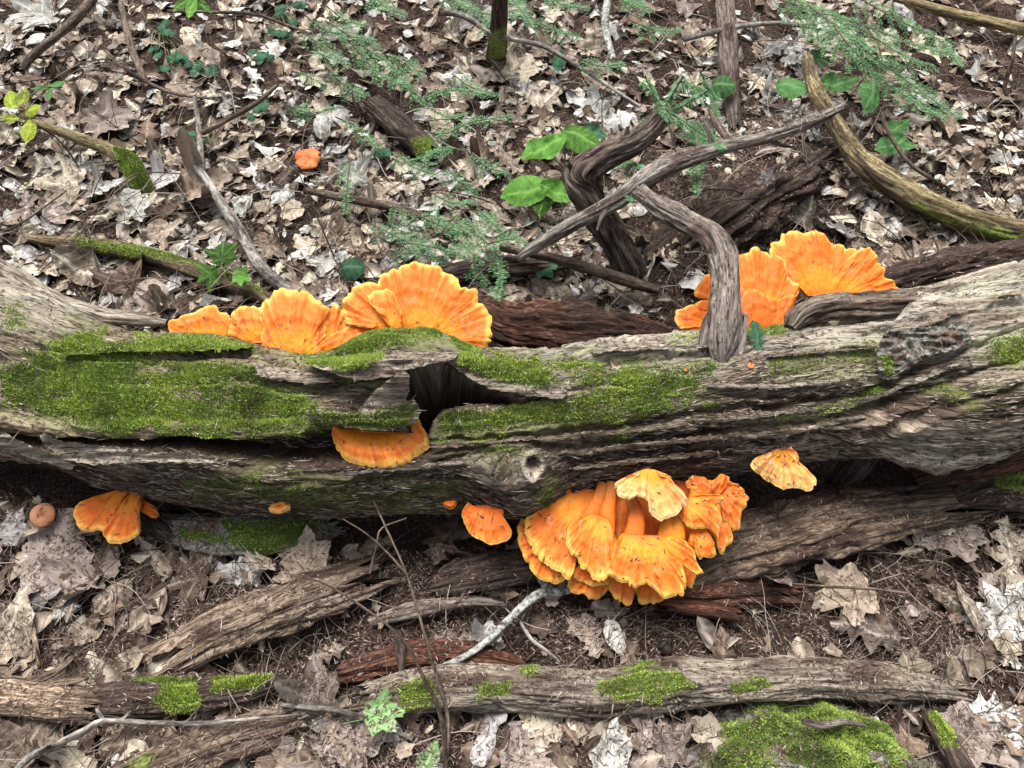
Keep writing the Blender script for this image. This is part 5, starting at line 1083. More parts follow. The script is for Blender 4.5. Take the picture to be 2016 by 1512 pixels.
# acorn in the needles
def acorn(u, v, rpx, label):
    g = at_ground(u, v, 0.012); R = rpx * PXS * np.dot(g - CAM, FWD)
    a = np.linspace(0, 2 * np.pi, 24, endpoint=False)
    prof = [(0.02, -1.15), (0.5, -1.0), (0.85, -0.55), (1, 0.0), (0.97, 0.4), (1.12, 0.42), (1.1, 0.7), (0.8, 1.0), (0.3, 1.12), (0.1, 1.3), (0.02, 1.32)]
    V = np.array([[[R * r * math.cos(t), R * z, R * r * math.sin(t)] for t in a] for r, z in prof])
    Rm = np.array(Matrix.Rotation(0.6, 3, 'Z')); V = V @ Rm.T + g
    tag(link('acorn', mesh_from('acorn', V.reshape(-1, 3), grid_faces(len(prof), 24, True)), M['acorn']), label, 'acorn')
acorn(1311, 1277, 12, 'round dark acorn in the needles just above the low log')
acorn(1712, 470, 8, 'small tan nut lying behind the orange cluster near the pale olive branch')

# moss covered rock, bottom right
def mossy_rock():
    c = at_ground(1590, 1530, 0.0); sc = PXS * np.dot(c - CAM, FWD)
    n = 150; g = np.linspace(-1.15, 1.15, n)
    X, Y = np.meshgrid(g, g, indexing='ij')
    r = np.sqrt(np.abs(X) ** 2.6 + np.abs(Y) ** 2.6)
    Z = 0.075 * np.clip(1 - r ** 2.2, -0.5, 1) + 0.034 * fbm(X * 3, Y * 3, 1.5, 4) + 0.020 * np.abs(vnoise(X * 5, Y * 5, 2.5)) + 0.006 * vnoise(X * 16, Y * 16, 0.5)
    V = np.stack([c[0] + X * 255 * sc * (1 + .06 * vnoise(Y * 2, 0.5)), c[1] + Y * 0.14 - 0.05 * X * X * np.sign(Y), c[2] + Z - 0.02], -1).reshape(-1, 3)
    w = smooth(0.95, 0.6, r + 0.25 * fbm(X * 4, Y * 4, 8.5, 3)).ravel() * smooth(-0.5, -0.1, fbm(X * 4, Y * 4, 5.5, 3)).ravel()
    F = grid_faces(n, n)
    e = empty('mossy_rock', c); tag(e, 'low rock thickly covered with green moss at the bottom right edge', 'rock')
    adopt(e, link('stone', mesh_from('stone', V, F, True, {'moss': w * .9}, V[:, :2]), M['lichen']))
    m2 = adopt(e, link('moss', moss_shoots(V, F, w, 42000, 0.0045, smooth(-.2, .3, fbm(X * 2.5, Y * 2.5, 3.5, 3)).ravel(), 4), M['moss'])); m2['kind'] = 'stuff'
    FULL_BVH.append((V, F))
mossy_rock()
# ------------------------------------------------------------------ leaves
def leaf_mesh(kind, curl, res=1.0, seed=0, name='leaf'):
    """leaf of unit length, stalk end at the origin, tip along +x, lying in the xy plane"""
    r = np.random.default_rng(seed)
    if kind == 'maple':
        na, nr = int(84 * res), max(3, int(9 * res))
        ph = np.linspace(-np.pi, np.pi, na, endpoint=False)
        R = np.full(na, 0.44)
        lob = [(0, 1.0, 0.62), (0.95, 0.90, 0.58), (-0.95, 0.92, 0.58), (1.9, 0.62, 0.55), (-1.9, 0.60, 0.55)]
        vein = np.zeros((na, nr))
        for a, Ln, w in lob:
            a += r.normal(0, 0.05); Ln *= r.uniform(0.9, 1.08)
            dl = np.abs((ph - a + np.pi) % (2 * np.pi) - np.pi)
            R = np.maximum(R, 0.44 + (Ln - 0.44) * np.clip(1 - dl / w, 0, 1) ** 1.15)
            for b, l2 in ((0.27, 0.66), (-0.27, 0.66)):      # side points of each lobe
                d2 = np.abs((ph - a - b + np.pi) % (2 * np.pi) - np.pi)
                R = np.maximum(R, 0.30 + (Ln * l2 - 0.10) * np.clip(1 - d2 / 0.16, 0, 1) ** 1.0 * (Ln > .7))
            vein = np.maximum(vein, np.exp(-(dl / 0.055) ** 2)[:, None] * np.linspace(1, .6, nr)[None])
        R = R * (1 + 0.03 * r.normal(0, 1, na)); R *= np.where(np.abs(np.abs(ph) - np.pi) < 0.35, 0.55 + 0.45 * np.abs(np.abs(ph) - np.pi) / 0.35, 1)
        t = np.linspace(0.02, 1, nr)
        X = 0.42 + 0.58 * (R[:, None] * t) * np.cos(ph)[:, None]; Y = 0.62 * (R[:, None] * t) * np.sin(ph)[:, None]
        F = grid_faces(nr, na, True)
        X, Y, vein = X.T, Y.T, vein.T
    else:
        nt, ns_ = int(40 * res), max(5, int(10 * res) | 1)
        t = np.linspace(0, 1, nt); s = np.linspace(-1, 1, ns_)
        if kind == 'oak':
            ph = r.uniform(0, 1); lobn = 4.3
            lo = 1 - np.abs(((t * lobn + ph) % 1) - 0.5) * 2
            w = 0.34 * np.sin(np.pi * np.clip(t, 0, 1) ** 0.75) ** 0.65 * (0.34 + 0.66 * lo ** 1.3) + 0.015
            sh = 0.10
        elif kind == 'beech':
            w = (0.27 * np.sin(np.pi * t ** 0.85) ** 0.85 + 0.004) * (1 + 0.05 * np.abs(((t * 13) % 1) - 0.5))
            sh = 0.03
        elif kind == 'broad':
            w = (0.30 * np.sin(np.pi * t ** 0.72) ** 0.8 * (1 - 0.25 * t ** 3) + 0.004) * (1 + 0.14 * np.abs(((t * 15) % 1) - 0.5))
            sh = 0.05
        elif kind == 'round':
            w = 0.44 * np.sin(np.pi * t) ** 0.55 + 0.003; sh = 0
        else:
            w = 0.20 * np.sin(np.pi * t ** 0.9) ** 0.9 + 0.004; sh = 0.03
        X = t[:, None] + sh * np.abs(s)[None] * np.sin(np.pi * t)[:, None]; Y = w[:, None] * s[None]
        k = 9 if kind in ('broad', 'beech') else 5
        sv = np.abs(((t[:, None] * k - np.abs(s)[None] * 0.9) % 1) - 0.5) * 2
        vein = np.maximum(np.exp(-(Y / 0.018) ** 2), 0.6 * smooth(0.75, 1.0, sv))
        F = grid_faces(nt, ns_)
    wx = 0.055 * vnoise(X * 3.5 + seed, Y * 3.5, 0.7) + 0.02 * vnoise(X * 11 + seed, Y * 11, 3.7); wy = 0.06 * vnoise(X * 3 + seed, Y * 3 + 9, 1.7) + 0.02 * vnoise(X * 11, Y * 11 + seed, 5.7)
    X = X + wx; Y = Y * r.uniform(0.8, 1.1) + wy
    Z = np.zeros_like(X)
    cx = X - 0.5
    a = curl
    sg = r.choice([-1, 1])
    Z += a * r.uniform(0.25, 1.0) * sg * Y ** 2 * 2.0 + a * r.uniform(-0.6, 0.9) * cx ** 2 + a * r.uniform(-.7, .7) * cx * Y * 1.5
    rad = np.hypot(cx, Y)
    Z += a * 0.75 * smooth(0.18, 0.6, rad) * vnoise(X * 4 + seed, Y * 4, 0.5) * 0.35 + (0.04 + 0.06 * a) * fbm(X * 5 + seed, Y * 5, 2.5, 3)
    Z -= 0.012 * vein
    if a > 1.0:   # rolled leaf
        ang = Y * r.uniform(2.5, 4.5) * sg; rr = 1 / np.maximum(abs(ang / np.where(np.abs(Y) < 1e-6, 1e-6, Y)), 1e-3)
        Yn = rr * np.sin(np.abs(ang)) * np.sign(Y); Z = Z * 0.5 + rr * (1 - np.cos(ang)) ; Y = Yn
    V = np.stack([X, Y, Z], -1).reshape(-1, 3)
    uv = np.stack([X.ravel() + seed * 1.7, Y.ravel() + seed * 0.9], 1)
    vv = vein.ravel()
    Fs = [F]
    # stalk
    n0 = len(V); Ls = {'maple': 0.38, 'oak': 0.14}.get(kind, 0.10)
    x0 = 0.16 if kind == 'maple' else 0.03
    zz = Z.ravel()[np.argmin(np.abs(V[:, 0] - x0) + np.abs(V[:, 1]))]
    st = np.array([[x0 - Ls * q, 0.05 * Ls * math.sin(q * 2 + seed), zz + 0.06 * Ls * math.sin(q * 3)] for q in (0, .5, 1)])
    sw = 0.008
    SV = np.vstack([[p + [0, sw, 0], p + [0, -sw, 0], p + [0, 0, sw * 1.5]] for p in st])
    SF = np.array([[n0 + i * 3 + j, n0 + i * 3 + (j + 1) % 3, n0 + i * 3 + 3 + (j + 1) % 3, n0 + i * 3 + 3 + j] for i in range(2) for j in range(3)])
    V = np.vstack([V, SV]); uv = np.vstack([uv, uv[:1].repeat(9, 0)]); vv = np.r_[vv, np.full(9, .5)]
    return V, [F, SF], vv, uv

LEAFLIB = {}
def lib(kind, var, low=False):
    key = (kind, var, low)
    if key not in LEAFLIB:
        curl = ([0.35, 0.7, 1.0, 0.55, 1.3, 0.85] if not low else [0.5, 0.8, 1.0, 0.7, 1.3, 0.9])[var % 6]
        V, F, vv, uv = leaf_mesh(kind, curl, (1.0, 0.3, 0.2)[int(low)], var * 13 + len(kind))
        LEAFLIB[key] = (V, F, vv, uv, None if low else mesh_from('dead_leaf', V, F, True, {'vein': vv}, uv))
    return LEAFLIB[key]
def frame(n, yaw):
    n = np.asarray(n, float); n = n / np.linalg.norm(n)
    x = np.array([math.cos(yaw), math.sin(yaw), 0.0]); x -= n * np.dot(x, n); x /= np.linalg.norm(x)
    return np.column_stack([x, np.cross(n, x), n])
def place_leaf(name, kind, var, p, n, yaw, size, mat, label, cat='leaf', group=None, parent=None):
    me = lib(kind, var)[4]
    if not me.materials: me.materials.append(mat)
    o = bpy.data.objects.new(name, me); COL.objects.link(o)
    o.material_slots[0].link = 'OBJECT'; o.material_slots[0].material = mat
    R = frame(n, yaw) * size
    if parent is None: R = R * np.array([1.0, random.uniform(0.75, 1.15), random.uniform(0.8, 1.5)])[None]
    off = R @ np.array([0.5, 0, 0])
    m = Matrix([[*R[i], p[i] - off[i]] for i in range(3)] + [[0, 0, 0, 1]])
    if parent is not None:
        o.parent = parent; o.matrix_parent_inverse = Matrix.Translation(parent.location).inverted()
        o.matrix_basis = m
    else:
        o.matrix_world = m
        tag(o, label, cat, group)
        V, F = lib(kind, var)[0], lib(kind, var)[1][0]
        FULL_BVH.append((V @ R.T + (p - off), F, 'leaf'))
    return o

def log_clear(x, y, m=0.0):
    c, r, *_ = log_frame(np.atleast_1d(np.asarray(x, float)))
    return np.abs(np.asarray(y) - c[:, 1]) > r * 0.95 + m

# leaves that the photograph lets one pick out, each with its own place and look
FEATURED = [  # u, v, length px, kind, variant, tone, yaw deg, tilt (x,y), label
    (70, 34, 120, 'maple', 1, 'white', 200, (.1, -.2), 'bleached white maple leaf in the extreme top left corner'),
    (376, 70, 64, 'beech', 1, 'cream', -50, (.1, -.3), 'cream oval curled leaf near the top edge, left of the dark green vine'),
    (125, 362, 118, 'maple', 3, 'cream', 170, (0, -.25), 'large cream maple leaf below the mossy-ended grey stick'),
    (52, 405, 62, 'oak', 1, 'pinkish', 95, (0, -.3), 'small pinkish oak leaf near the left edge below the large cream maple leaf'),
    (205, 235, 130, 'maple', 0, 'pinkish', 30, (0, -.2), 'large pinkish maple leaf above the grey stick with mossy end'),
    (288, 275, 110, 'oak', 2, 'brown', 100, (.5, -.2), 'brown oak leaf tilted on edge beside the mossy stick end'),
    (395, 372, 118, 'maple', 5, 'tan', 20, (0, -.3), 'flat tan maple leaf left of the grey forked branch'),
    (262, 405, 100, 'maple', 1, 'white', 250, (0, -.2), 'whitish maple leaf just below the mossy stick end'),
    (172, 535, 120, 'broad', 3, 'cream', -20, (.3, -.2), 'broad cream leaf leaning behind the left end of the log'),
    (300, 462, 120, 'oak', 0, 'tan', 10, (-.3, -.1), 'long tan oak leaf above the dull mossy branch'),
    (300, 590, 95, 'broad', 1, 'pinkish', -70, (.2, -.4), 'pinkish leaf standing behind the left end of the orange row'),
    (255, 545, 95, 'maple', 2, 'brown', 120, (0, -.2), 'crumpled brown maple leaf beneath the dull mossy branch'),
    (1018, 140, 92, 'maple', 0, 'cream', 60, (0, -.35), 'cream maple leaf lying below the sapling trunk'),
    (1056, 190, 64, 'broad', 0, 'cream', -80, (0, -.3), 'small cream oval leaf right below the sapling trunk leaf'),
    (1165, 215, 95, 'maple', 1, 'white', 140, (0, -.3), 'whitish maple leaf above the two upper green leaves'),
    (1222, 232, 80, 'oak', 2, 'white', 200, (.2, -.2), 'curled whitish oak leaf by the hemlock tuft over the curved branch'),
    (1512, 362, 56, 'maple', 0, 'grey', 200, (0, -.4), 'small grey maple leaf on the needle strewn rotten log, upper one'),
    (1468, 422, 52, 'broad', 3, 'grey', 60, (0, -.4), 'grey-green oval leaf on the hump near the bent stub'),
    (1592, 420, 78, 'broad', 2, 'cream', 80, (.2, -.5), 'crumpled cream leaf just above the orange cluster behind the log'),
    (1650, 350, 66, 'oak', 2, 'tan', 90, (.2, -.4), 'tan curled oak leaf beside the pale olive branch'),
    (1530, 92, 66, 'oak', 0, 'grey', 40, (0, -.4), 'grey pointed oak leaf right of the dark upright stick'),
    (1508, 134, 54, 'maple', 3, 'grey', -60, (0, -.3), 'small grey maple leaf right of the dark upright stick, lower one'),
    (632, 248, 64, 'beech', 0, 'white', 100, (0, -.3), 'white oval leaf above the lone red-orange mushroom'),
    (566, 345, 62, 'beech', 2, 'dark', 60, (.3, -.3), 'dark grey folded leaf left of the lone red-orange mushroom'),
    (700, 350, 75, 'maple', 2, 'white', -30, (0, -.3), 'whitish maple leaf right of the lone red-orange mushroom'),
    (1640, 1178, 0, 'oak', 1, 'tan', 0, (0, 0), ''),
    (95, 1095, 160, 'maple', 0, 'pinkish', 10, (0, -.2), 'big pinkish brown maple leaf below the round brown mushroom'),
    (20, 1040, 90, 'maple', 3, 'grey', 60, (0, -.2), 'grey maple leaf at the left edge beside the round brown mushroom'),
    (208, 1100, 100, 'broad', 0, 'dark', -85, (0, -.2), 'dark greenish leaf under the forked fungus'),
    (14, 1255, 190, 'broad', 3, 'cream', 85, (.1, -.3), 'large cream leaf on edge at the left edge of the picture'),
    (150, 1150, 130, 'maple', 2, 'pinkish', 230, (0, -.1), 'pinkish crumpled maple leaf above the large cream leaf at left'),
    (225, 1175, 85, 'beech', 2, 'tan', 55, (.4, -.2), 'tan curled leaf standing among needles, left of the crumbling plank'),
    (405, 1095, 120, 'oak', 2, 'brown', 45, (.2, -.2), 'brown upturned oak leaf below the mossy slab of bark'),
    (380, 1140, 100, 'maple', 3, 'tan', 190, (0, -.1), 'tan maple leaf above the crumbling tan plank'),
    (600, 1112, 118, 'maple', 0, 'tan', 160, (0, -.2), 'flat greyish tan maple leaf right of the mossy slab of bark'),
    (515, 1118, 72, 'maple', 2, 'cream', 220, (0, -.1), 'small yellowish leaf between the mossy slab and the crumbling plank'),
    (1528, 1116, 132, 'maple', 5, 'pinkish', 165, (0, -.25), 'pointed pinkish maple leaf on the broad brown slab'),
    (1672, 1168, 140, 'maple', 1, 'tan', 200, (0, -.2), 'tan and yellow maple leaf under the thin dark leaf stalk'),
    (1706, 1238, 120, 'oak', 0, 'pinkish', 165, (0, -.1), 'pinkish brown oak leaf lying flat in the needles, right side'),
    (1880, 1042, 165, 'maple', 0, 'pinkish', 200, (0, -.15), 'big pinkish grey maple leaf right of the broad brown slab'),
    (1988, 1092, 150, 'oak', 3, 'cream', 80, (0, -.2), 'cream holed oak leaf at the right edge'),
    (1912, 1205, 110, 'narrow', 2, 'cream', -65, (.3, -.3), 'narrow cream leaf hanging among twigs at the right side'),
    (1875, 1180, 90, 'beech', 1, 'tan', -40, (0, -.3), 'folded tan leaf left of the narrow cream one'),
    (1985, 1212, 150, 'maple', 3, 'white', 110, (0, -.2), 'white maple leaf at the right edge, lower than the cream holed one'),
    (1424, 1275, 80, 'broad', 1, 'brown', 90, (.1, -.7), 'brown cupped leaf standing on the upper edge of the low log'),
    (1214, 1255, 72, 'broad', 0, 'white', -70, (.1, -.3), 'small silvery leaf in needles below the biggest cluster'),
    (955, 1250, 70, 'maple', 2, 'grey', 60, (0, -.3), 'crinkled grey leaf beside the crooked lichen stick'),
    (1204, 1482, 120, 'broad', 3, 'white', 80, (0, -.2), 'round whitish leaf at the bottom edge, right of centre'),
    (955, 1468, 84, 'broad', 5, 'grey', 60, (.1, -.3), 'pale grey crinkled leaf at the bottom, below the low log'),
    (1068, 1432, 120, 'maple', 1, 'cream', 200, (0, -.2), 'large cream maple leaf just under the low log'),
    (1150, 1412, 110, 'oak', 2, 'tan', 150, (.3, -.2), 'tan curled oak leaf tucked under the low log'),
    (1275, 1425, 110, 'oak', 1, 'pinkish', 250, (0, -.2), 'long pinkish oak leaf under the mossy knot of the low log'),
    (1318, 1470, 110, 'maple', 3, 'pinkish', 100, (0, -.2), 'pinkish maple leaf left of the mossy rock'),
    (700, 1455, 150, 'maple', 0, 'pinkish', 130, (0, -.1), 'pinkish brown maple leaf at the bottom beside the bare stems'),
    (632, 1368, 140, 'maple', 5, 'pinkish', 100, (0, -.2), 'pinkish maple leaf above the pale grey lichened twig'),
    (642, 1285, 66, 'oak', 3, 'tan', 200, (0, -.2), 'small two-toned tan leaf right of the crumbling plank'),
    (1985, 1425, 150, 'oak', 0, 'white', 150, (0, -.15), 'whitish oak leaf at the right edge near the bottom'),
    (1905, 1452, 150, 'maple', 1, 'pinkish', 20, (0, -.1), 'pinkish tan maple leaf right of the dark mossy root'),
    (265, 1455, 120, 'oak', 2, 'brown', 20, (.3, -.2), 'brown curled oak leaf on the tan splintered plank'),
    (60, 1470, 150, 'maple', 2, 'tan', 70, (0, -.1), 'tan maple leaf at the bottom left under the grey forked twig'),
    (880, 1050, 130, 'oak', 0, 'dark', 250, (0, -.1), 'dark wet oak leaf in shadow left of the small ribbed fan'),
    (1030, 1495, 130, 'maple', 0, 'pinkish', 40, (0, -.1), 'pinkish leaf at the bottom edge, centre'),
    (640, 1490, 120, 'oak', 1, 'tan', 80, (.1, -.2), 'tan oak leaf at the bottom edge left of the bare stems'),
]
nz = 0
for (u, v, Ls, kind, var, tone, yaw, tilt, lab) in FEATURED:
    if not lab: continue
    p = at_ground(u, v, 0.026 if v > 700 else 0.03)
    if v > 700 and not log_clear(p[0], p[1])[0]: p = at_ground(u, v, 0.05)
    n = ground_normal(p[0], p[1]) + np.array([tilt[0], tilt[1] * 0.8, 0])
    place_leaf('dead_leaf', kind, var, p, n, math.radians(yaw), Ls * PXS * np.dot(p - CAM, FWD) * 1.08, M['leaf_' + tone], lab)
    nz += 1

# the rest of the litter: the ones that show largest as single leaves, then the mass below and beyond
LAND = [  # landmarks used to say which leaf is meant
    ('the sapling trunk', 980, 90), ('the dark upright stick', 1435, 130), ('the top right stick', 1880, 30), ('the largest hemlock spray', 1760, 110), ('the pale olive branch', 1760, 370),
    ('the dark curved branch', 1190, 330), ('the long grey branch', 1480, 280), ('the bent stub', 1410, 470), ('the needle strewn rotten log', 1500, 380), ('the orange cluster behind the log', 1600, 500),
    ('the dark slab behind the log', 1120, 620), ('the biggest orange fan', 830, 560), ('the row of orange caps', 530, 610), ('the maple seedling', 440, 520), ('the forked branch', 440, 400), ('the lone red-orange mushroom', 606, 310),
    ('the mossy-ended stick', 250, 320), ('the yellow-green sprig', 45, 225), ('the dull mossy branch', 330, 510), ('the top left crooked stick', 110, 70), ('the dark trailing vine', 330, 80), ('the stubby log piece', 795, 255),
    ('the broad green leaf pair', 1110, 285), ('the broad-leaved seedling', 1070, 385), ('the drooping hemlock', 950, 480), ('the round-leaved vine by the hemlock', 560, 45), ('the white lichen stick', 1195, 60), ('the hemlock tuft', 1320, 205),
    ('the wavy pale twig', 1060, 95), ('the brown slanting stick', 262, 100), ('the right-edge twig', 1985, 140), ('the dark gap at right', 1900, 510), ('the trunk\'s left end', 60, 560),
    ('the round brown mushroom', 82, 1013), ('the forked fungus', 220, 1020), ('the mossy bark slab', 500, 1050), ('the crumbling plank', 530, 1210), ('the pale broken log end', 80, 1380), ('the dark mossy log', 350, 1370), ('the bare stems', 850, 1300),
    ('the green maple leaf', 748, 1405), ('the low log', 1200, 1350), ('the low log\'s right end', 1850, 1350), ('the mossy rock', 1590, 1480), ('the mossy root', 1850, 1450), ('the broad brown slab', 1640, 1040), ('the small ribbed fan', 960, 1035), ('the biggest cluster', 1240, 1180),
    ('the lichen stick', 960, 1260), ('the narrow cream leaf', 1912, 1205), ('the rotten root at right', 1960, 970), ('the tan bottom plank', 420, 1470), ('the grey forked twig', 200, 1425), ('the bottom left corner', 0, 1512), ('the bottom right corner', 2016, 1512), ('the top left corner', 0, 0), ('the top right corner', 2016, 0)]
SEEN_LABELS = set()
def which(u, v, mt, kn, size):
    order = sorted(LAND, key=lambda q: math.hypot(u - q[1], (v - q[2]) * 1.3))
    sz = 'large' if size > 0.107 else 'small' if size < 0.09 else 'mid-sized'
    for nm, a, b in order[:6]:
        dx, dy = u - a, (v - b) * 1.2
        rels = []
        dd = math.hypot(dx, dy); near = 'just ' if dd < 70 else 'a little way ' if dd < 160 else 'far ' if dd > 300 else ''
        if abs(dx) > 2 * abs(dy): rels = ['right of' if dx > 0 else 'left of']
        elif abs(dy) > 2 * abs(dx): rels = ['below' if dy > 0 else 'above']
        else: rels = [('below and ' if dy > 0 else 'above and ') + ('right of' if dx > 0 else 'left of')]
        lab = f"{sz} {mt} dead {kn} leaf {near}{rels[0]} {nm}"
        if len(lab.split()) > 16: lab = f"{sz} {mt} {kn} leaf {rels[0]} {nm}"
        if lab not in SEEN_LABELS:
            SEEN_LABELS.add(lab); return lab
    return lab
TONE_P = dict(back=[.16, .30, .24, .12, .08, .04, .06], front=[.08, .14, .24, .2, .22, .08, .04])
def density(u, v):
    n = float(vnoise(u / 90, v / 60, 4.4))
    if v < 640: return 0.62 + 0.5 * n if not (1280 < u < 1640 and v > 290) else 0.05
    if u > 1790 and v > 980: return 0.75
    if v > 1395 and u < 1390: return 0.85
    if u < 330 and v > 1030: return 0.6
    if 330 < u < 720 and 1080 < v < 1160: return 0.5
    return 0.10
SINGLES = 300 - nz
rs = np.random.default_rng(23); cnt = 0; tries = 0
MOSTLY = {'white': 'whitish', 'cream': 'cream', 'tan': 'tan', 'brown': 'brown', 'pinkish': 'pinkish brown', 'dark': 'dark brown', 'grey': 'grey'}
while cnt < SINGLES and tries < 20000:
    tries += 1
    u = rs.uniform(-20, 2036); v = rs.uniform(-10, 1512) if rs.random() < 0.45 else rs.uniform(0, 640)
    if rs.random() > density(u, v): continue
    p = at_ground(u, v, 0.0)
    if not log_clear(p[0], p[1], 0.05)[0]: continue
    back = v < 700
    tone = LEAF_TONES[rs.choice(7, p=TONE_P['back' if back else 'front'])]
    kind = rs.choice(['maple', 'oak', 'beech', 'broad'], p=[.45, .25, .17, .13])
    var = int(rs.integers(0, 10))
    p = p + [0, 0, rs.uniform(0.010, 0.028)]
    n = ground_normal(p[0], p[1]) + np.r_[rs.normal(0, 0.22, 2), 0] + [0, -0.12, 0]
    kn = {'maple': 'maple', 'oak': 'oak', 'beech': 'oval', 'broad': 'broad'}[kind]
    mt = MOSTLY[tone]; size = rs.uniform(0.07, 0.12) * (1.0 if back else 0.85)
    lab = which(u, v, mt, kn, size)
    place_leaf('dead_leaf', str(kind), var, p, n, rs.uniform(0, 2 * math.pi), size, M['leaf_' + tone], lab, 'leaf', 'dead leaves of the litter ' + ('behind' if back else 'in front of') + ' the log')
    cnt += 1
# mass of leaves
def leaf_mass(N, seed):
    r = np.random.default_rng(seed)
    packs = {t: [[], [], [], [], 0] for t in LEAF_TONES}
    made = 0
    while made < N:
        if r.random() < 0.78:
            u = r.uniform(-420, 2436); v = r.uniform(-110, 690)
            p = at_z(u, v, 0.1 if v < 500 else 0.02)
        else:
            u = r.uniform(-420, 2436); v = r.uniform(900, 1700)
            p = at_z(u, v, 0.0)
        if r.random() > max(density(u, v) + (0.25 if v < 640 else 0.06), 0.05): continue
        if not log_clear(p[0], p[1], 0.0)[0]: continue
        made += 1; frag = r.random() < 0.5
        tone = LEAF_TONES[r.choice(7, p=[.16, .27, .23, .14, .08, .06, .06] if v < 700 else [.05, .1, .22, .25, .2, .14, .04])]
        kind = str(r.choice(['maple', 'oak', 'beech', 'broad'], p=[.42, .28, .17, .13]))
        V, F, vv, uv, _ = lib(kind, int(r.integers(0, 6)), 2 if frag else 1)
        R = frame(np.r_[r.normal(0, 0.22 if not frag else 0.3, 2), 1] + [0, -0.1, 0], r.uniform(0, 6.28)) * (r.uniform(0.018, 0.045) if frag else r.uniform(0.05, 0.10)) * np.array([1, r.uniform(.6, 1.2), r.uniform(.6, 1.2)])[None]
        z = float(terrain(p[0], p[1])) + (r.uniform(0.008, 0.032) if frag else r.uniform(0.0, 0.018))
        W = (V - [0.5, 0, 0]) @ R.T + [p[0], p[1], z]
        pk = packs[tone]
        pk[0].append(W); pk[1] += [f + pk[4] for f in F]; pk[2].append(vv); pk[3].append(uv + r.uniform(0, 9, 2)); pk[4] += len(V)
    Vs, Fs, vs_, us, mi, base = [], [], [], [], [], 0
    for k, t in enumerate(LEAF_TONES):
        pk = packs[t]
        if not pk[0]: continue
        Vs += pk[0]; vs_ += pk[2]; us += pk[3]
        fs = np.vstack(pk[1]) + base; Fs.append(fs); mi.append(np.full(len(fs), k)); base += pk[4]
    me = mesh_from('leaf_litter', np.vstack(Vs), np.vstack(Fs), True, {'vein': np.concatenate(vs_)}, np.vstack(us))
    for t in LEAF_TONES: me.materials.append(M['leaf_' + t])
    me.polygons.foreach_set('material_index', np.concatenate(mi).astype(np.int32)); me.update()
    o = bpy.data.objects.new('leaf_litter', me); COL.objects.link(o)
    tag(o, 'deep layer of dead leaves covering the forest floor', 'leaf litter', None, 'stuff')
leaf_mass(7000, 31)
# ------------------------------------------------------------------ green plants
def thin_tube(pts, r0, r1, n=6, sides=5):
    C = catmull(np.array(pts), n); T = np.gradient(C, axis=0); T /= np.maximum(np.linalg.norm(T, axis=1, keepdims=True), 1e-9)
    S = np.cross(T, [0.31, 0.2, 0.93]); S /= np.linalg.norm(S, axis=1, keepdims=True); U = np.cross(S, T)
    a = np.linspace(0, 2 * np.pi, sides, endpoint=False); r = np.linspace(r0, r1, n)[:, None, None]
    V = C[:, None] + r * (np.cos(a)[None, :, None] * S[:, None] + np.sin(a)[None, :, None] * U[:, None])
    return V.reshape(-1, 3), grid_faces(n, sides, True)
def plant(name, label, base, leaves, mat, cat='plant', kind='broad'):
    """leaves: (u, v, height above ground, length px, yaw deg, tilt, variant)"""
    b = at_ground(base[0], base[1], 0.0)
    e = empty(name, b); tag(e, label, cat)
    VV, FF, k = [], [], 0
    for i, lf in enumerate(leaves):
        u, v, h, Lp, yaw, tl, var = lf[:7]; kd = lf[7] if len(lf) > 7 else kind
        p = at_ground(u, v, h); size = Lp * PXS * np.dot(p - CAM, FWD) * 1.02
        n = np.array([tl[0], tl[1], 1.0]); n /= np.linalg.norm(n)
        place_leaf('leaf', kd, var, p, n, math.radians(yaw), size, mat, None, parent=e)
        X = frame(n, math.radians(yaw))[:, 0]; root = p - X * size * 0.5
        mid = b + (root - b) * 0.5 + np.array([0, 0, 0.3 * (root[2] - b[2])])
        V, F = thin_tube([b, mid, root], 0.0014, 0.0008); VV.append(V); FF.append(F + k); k += len(V)
    adopt(e, link('stem', mesh_from('stem', np.vstack(VV), np.vstack(FF)), M['stem']))
    return e
plant('broadleaf_seedling', 'seedling with broad bright green leaves left of the dark curved branch', (1085, 372), [
    (1034, 376, .09, 104, 195, (-.1, -.45), 0), (1102, 380, .10, 80, -20, (.1, -.4), 3), (1068, 396, .08, 66, 262, (.0, -.6), 0)], M['green_bright'])
plant('broadleaf_seedling', 'pair of broad green leaves touching the dark curved branch from above', (1112, 330), [
    (1068, 294, .10, 98, 205, (-.1, -.45), 3), (1148, 272, .12, 92, -25, (.1, -.4), 0)], M['green_bright'])
plant('maple_seedling', 'three-leaved green maple seedling behind the log', (452, 545), [
    (438, 503, .10, 66, 100, (0, -.5), 0), (412, 542, .08, 58, 205, (-.1, -.5), 3), (472, 542, .08, 44, -15, (.1, -.5), 0)], M['green_bright'], kind='maple')
plant('yellowing_sprig', 'sprig of yellow-green leaves at the left edge', (58, 232), [
    (20, 196, .13, 50, 115, (-.1, -.4), 0), (46, 192, .14, 44, 80, (.1, -.4), 3), (64, 215, .12, 36, 40, (0, -.5), 0), (20, 234, .12, 38, 170, (0, -.4), 3), (56, 258, .11, 50, 265, (0, -.6), 0)], M['green_yellow'])
plant('broadleaf_seedling', 'bright green pointed leaves hanging in at the top edge, left', (372, -20), [
    (358, 8, .14, 50, 230, (0, -.5), 0, 'narrow'), (378, 14, .14, 56, 260, (0, -.5), 0, 'narrow'), (395, 10, .14, 60, -45, (0, -.5), 3, 'narrow')], M['green_bright'])
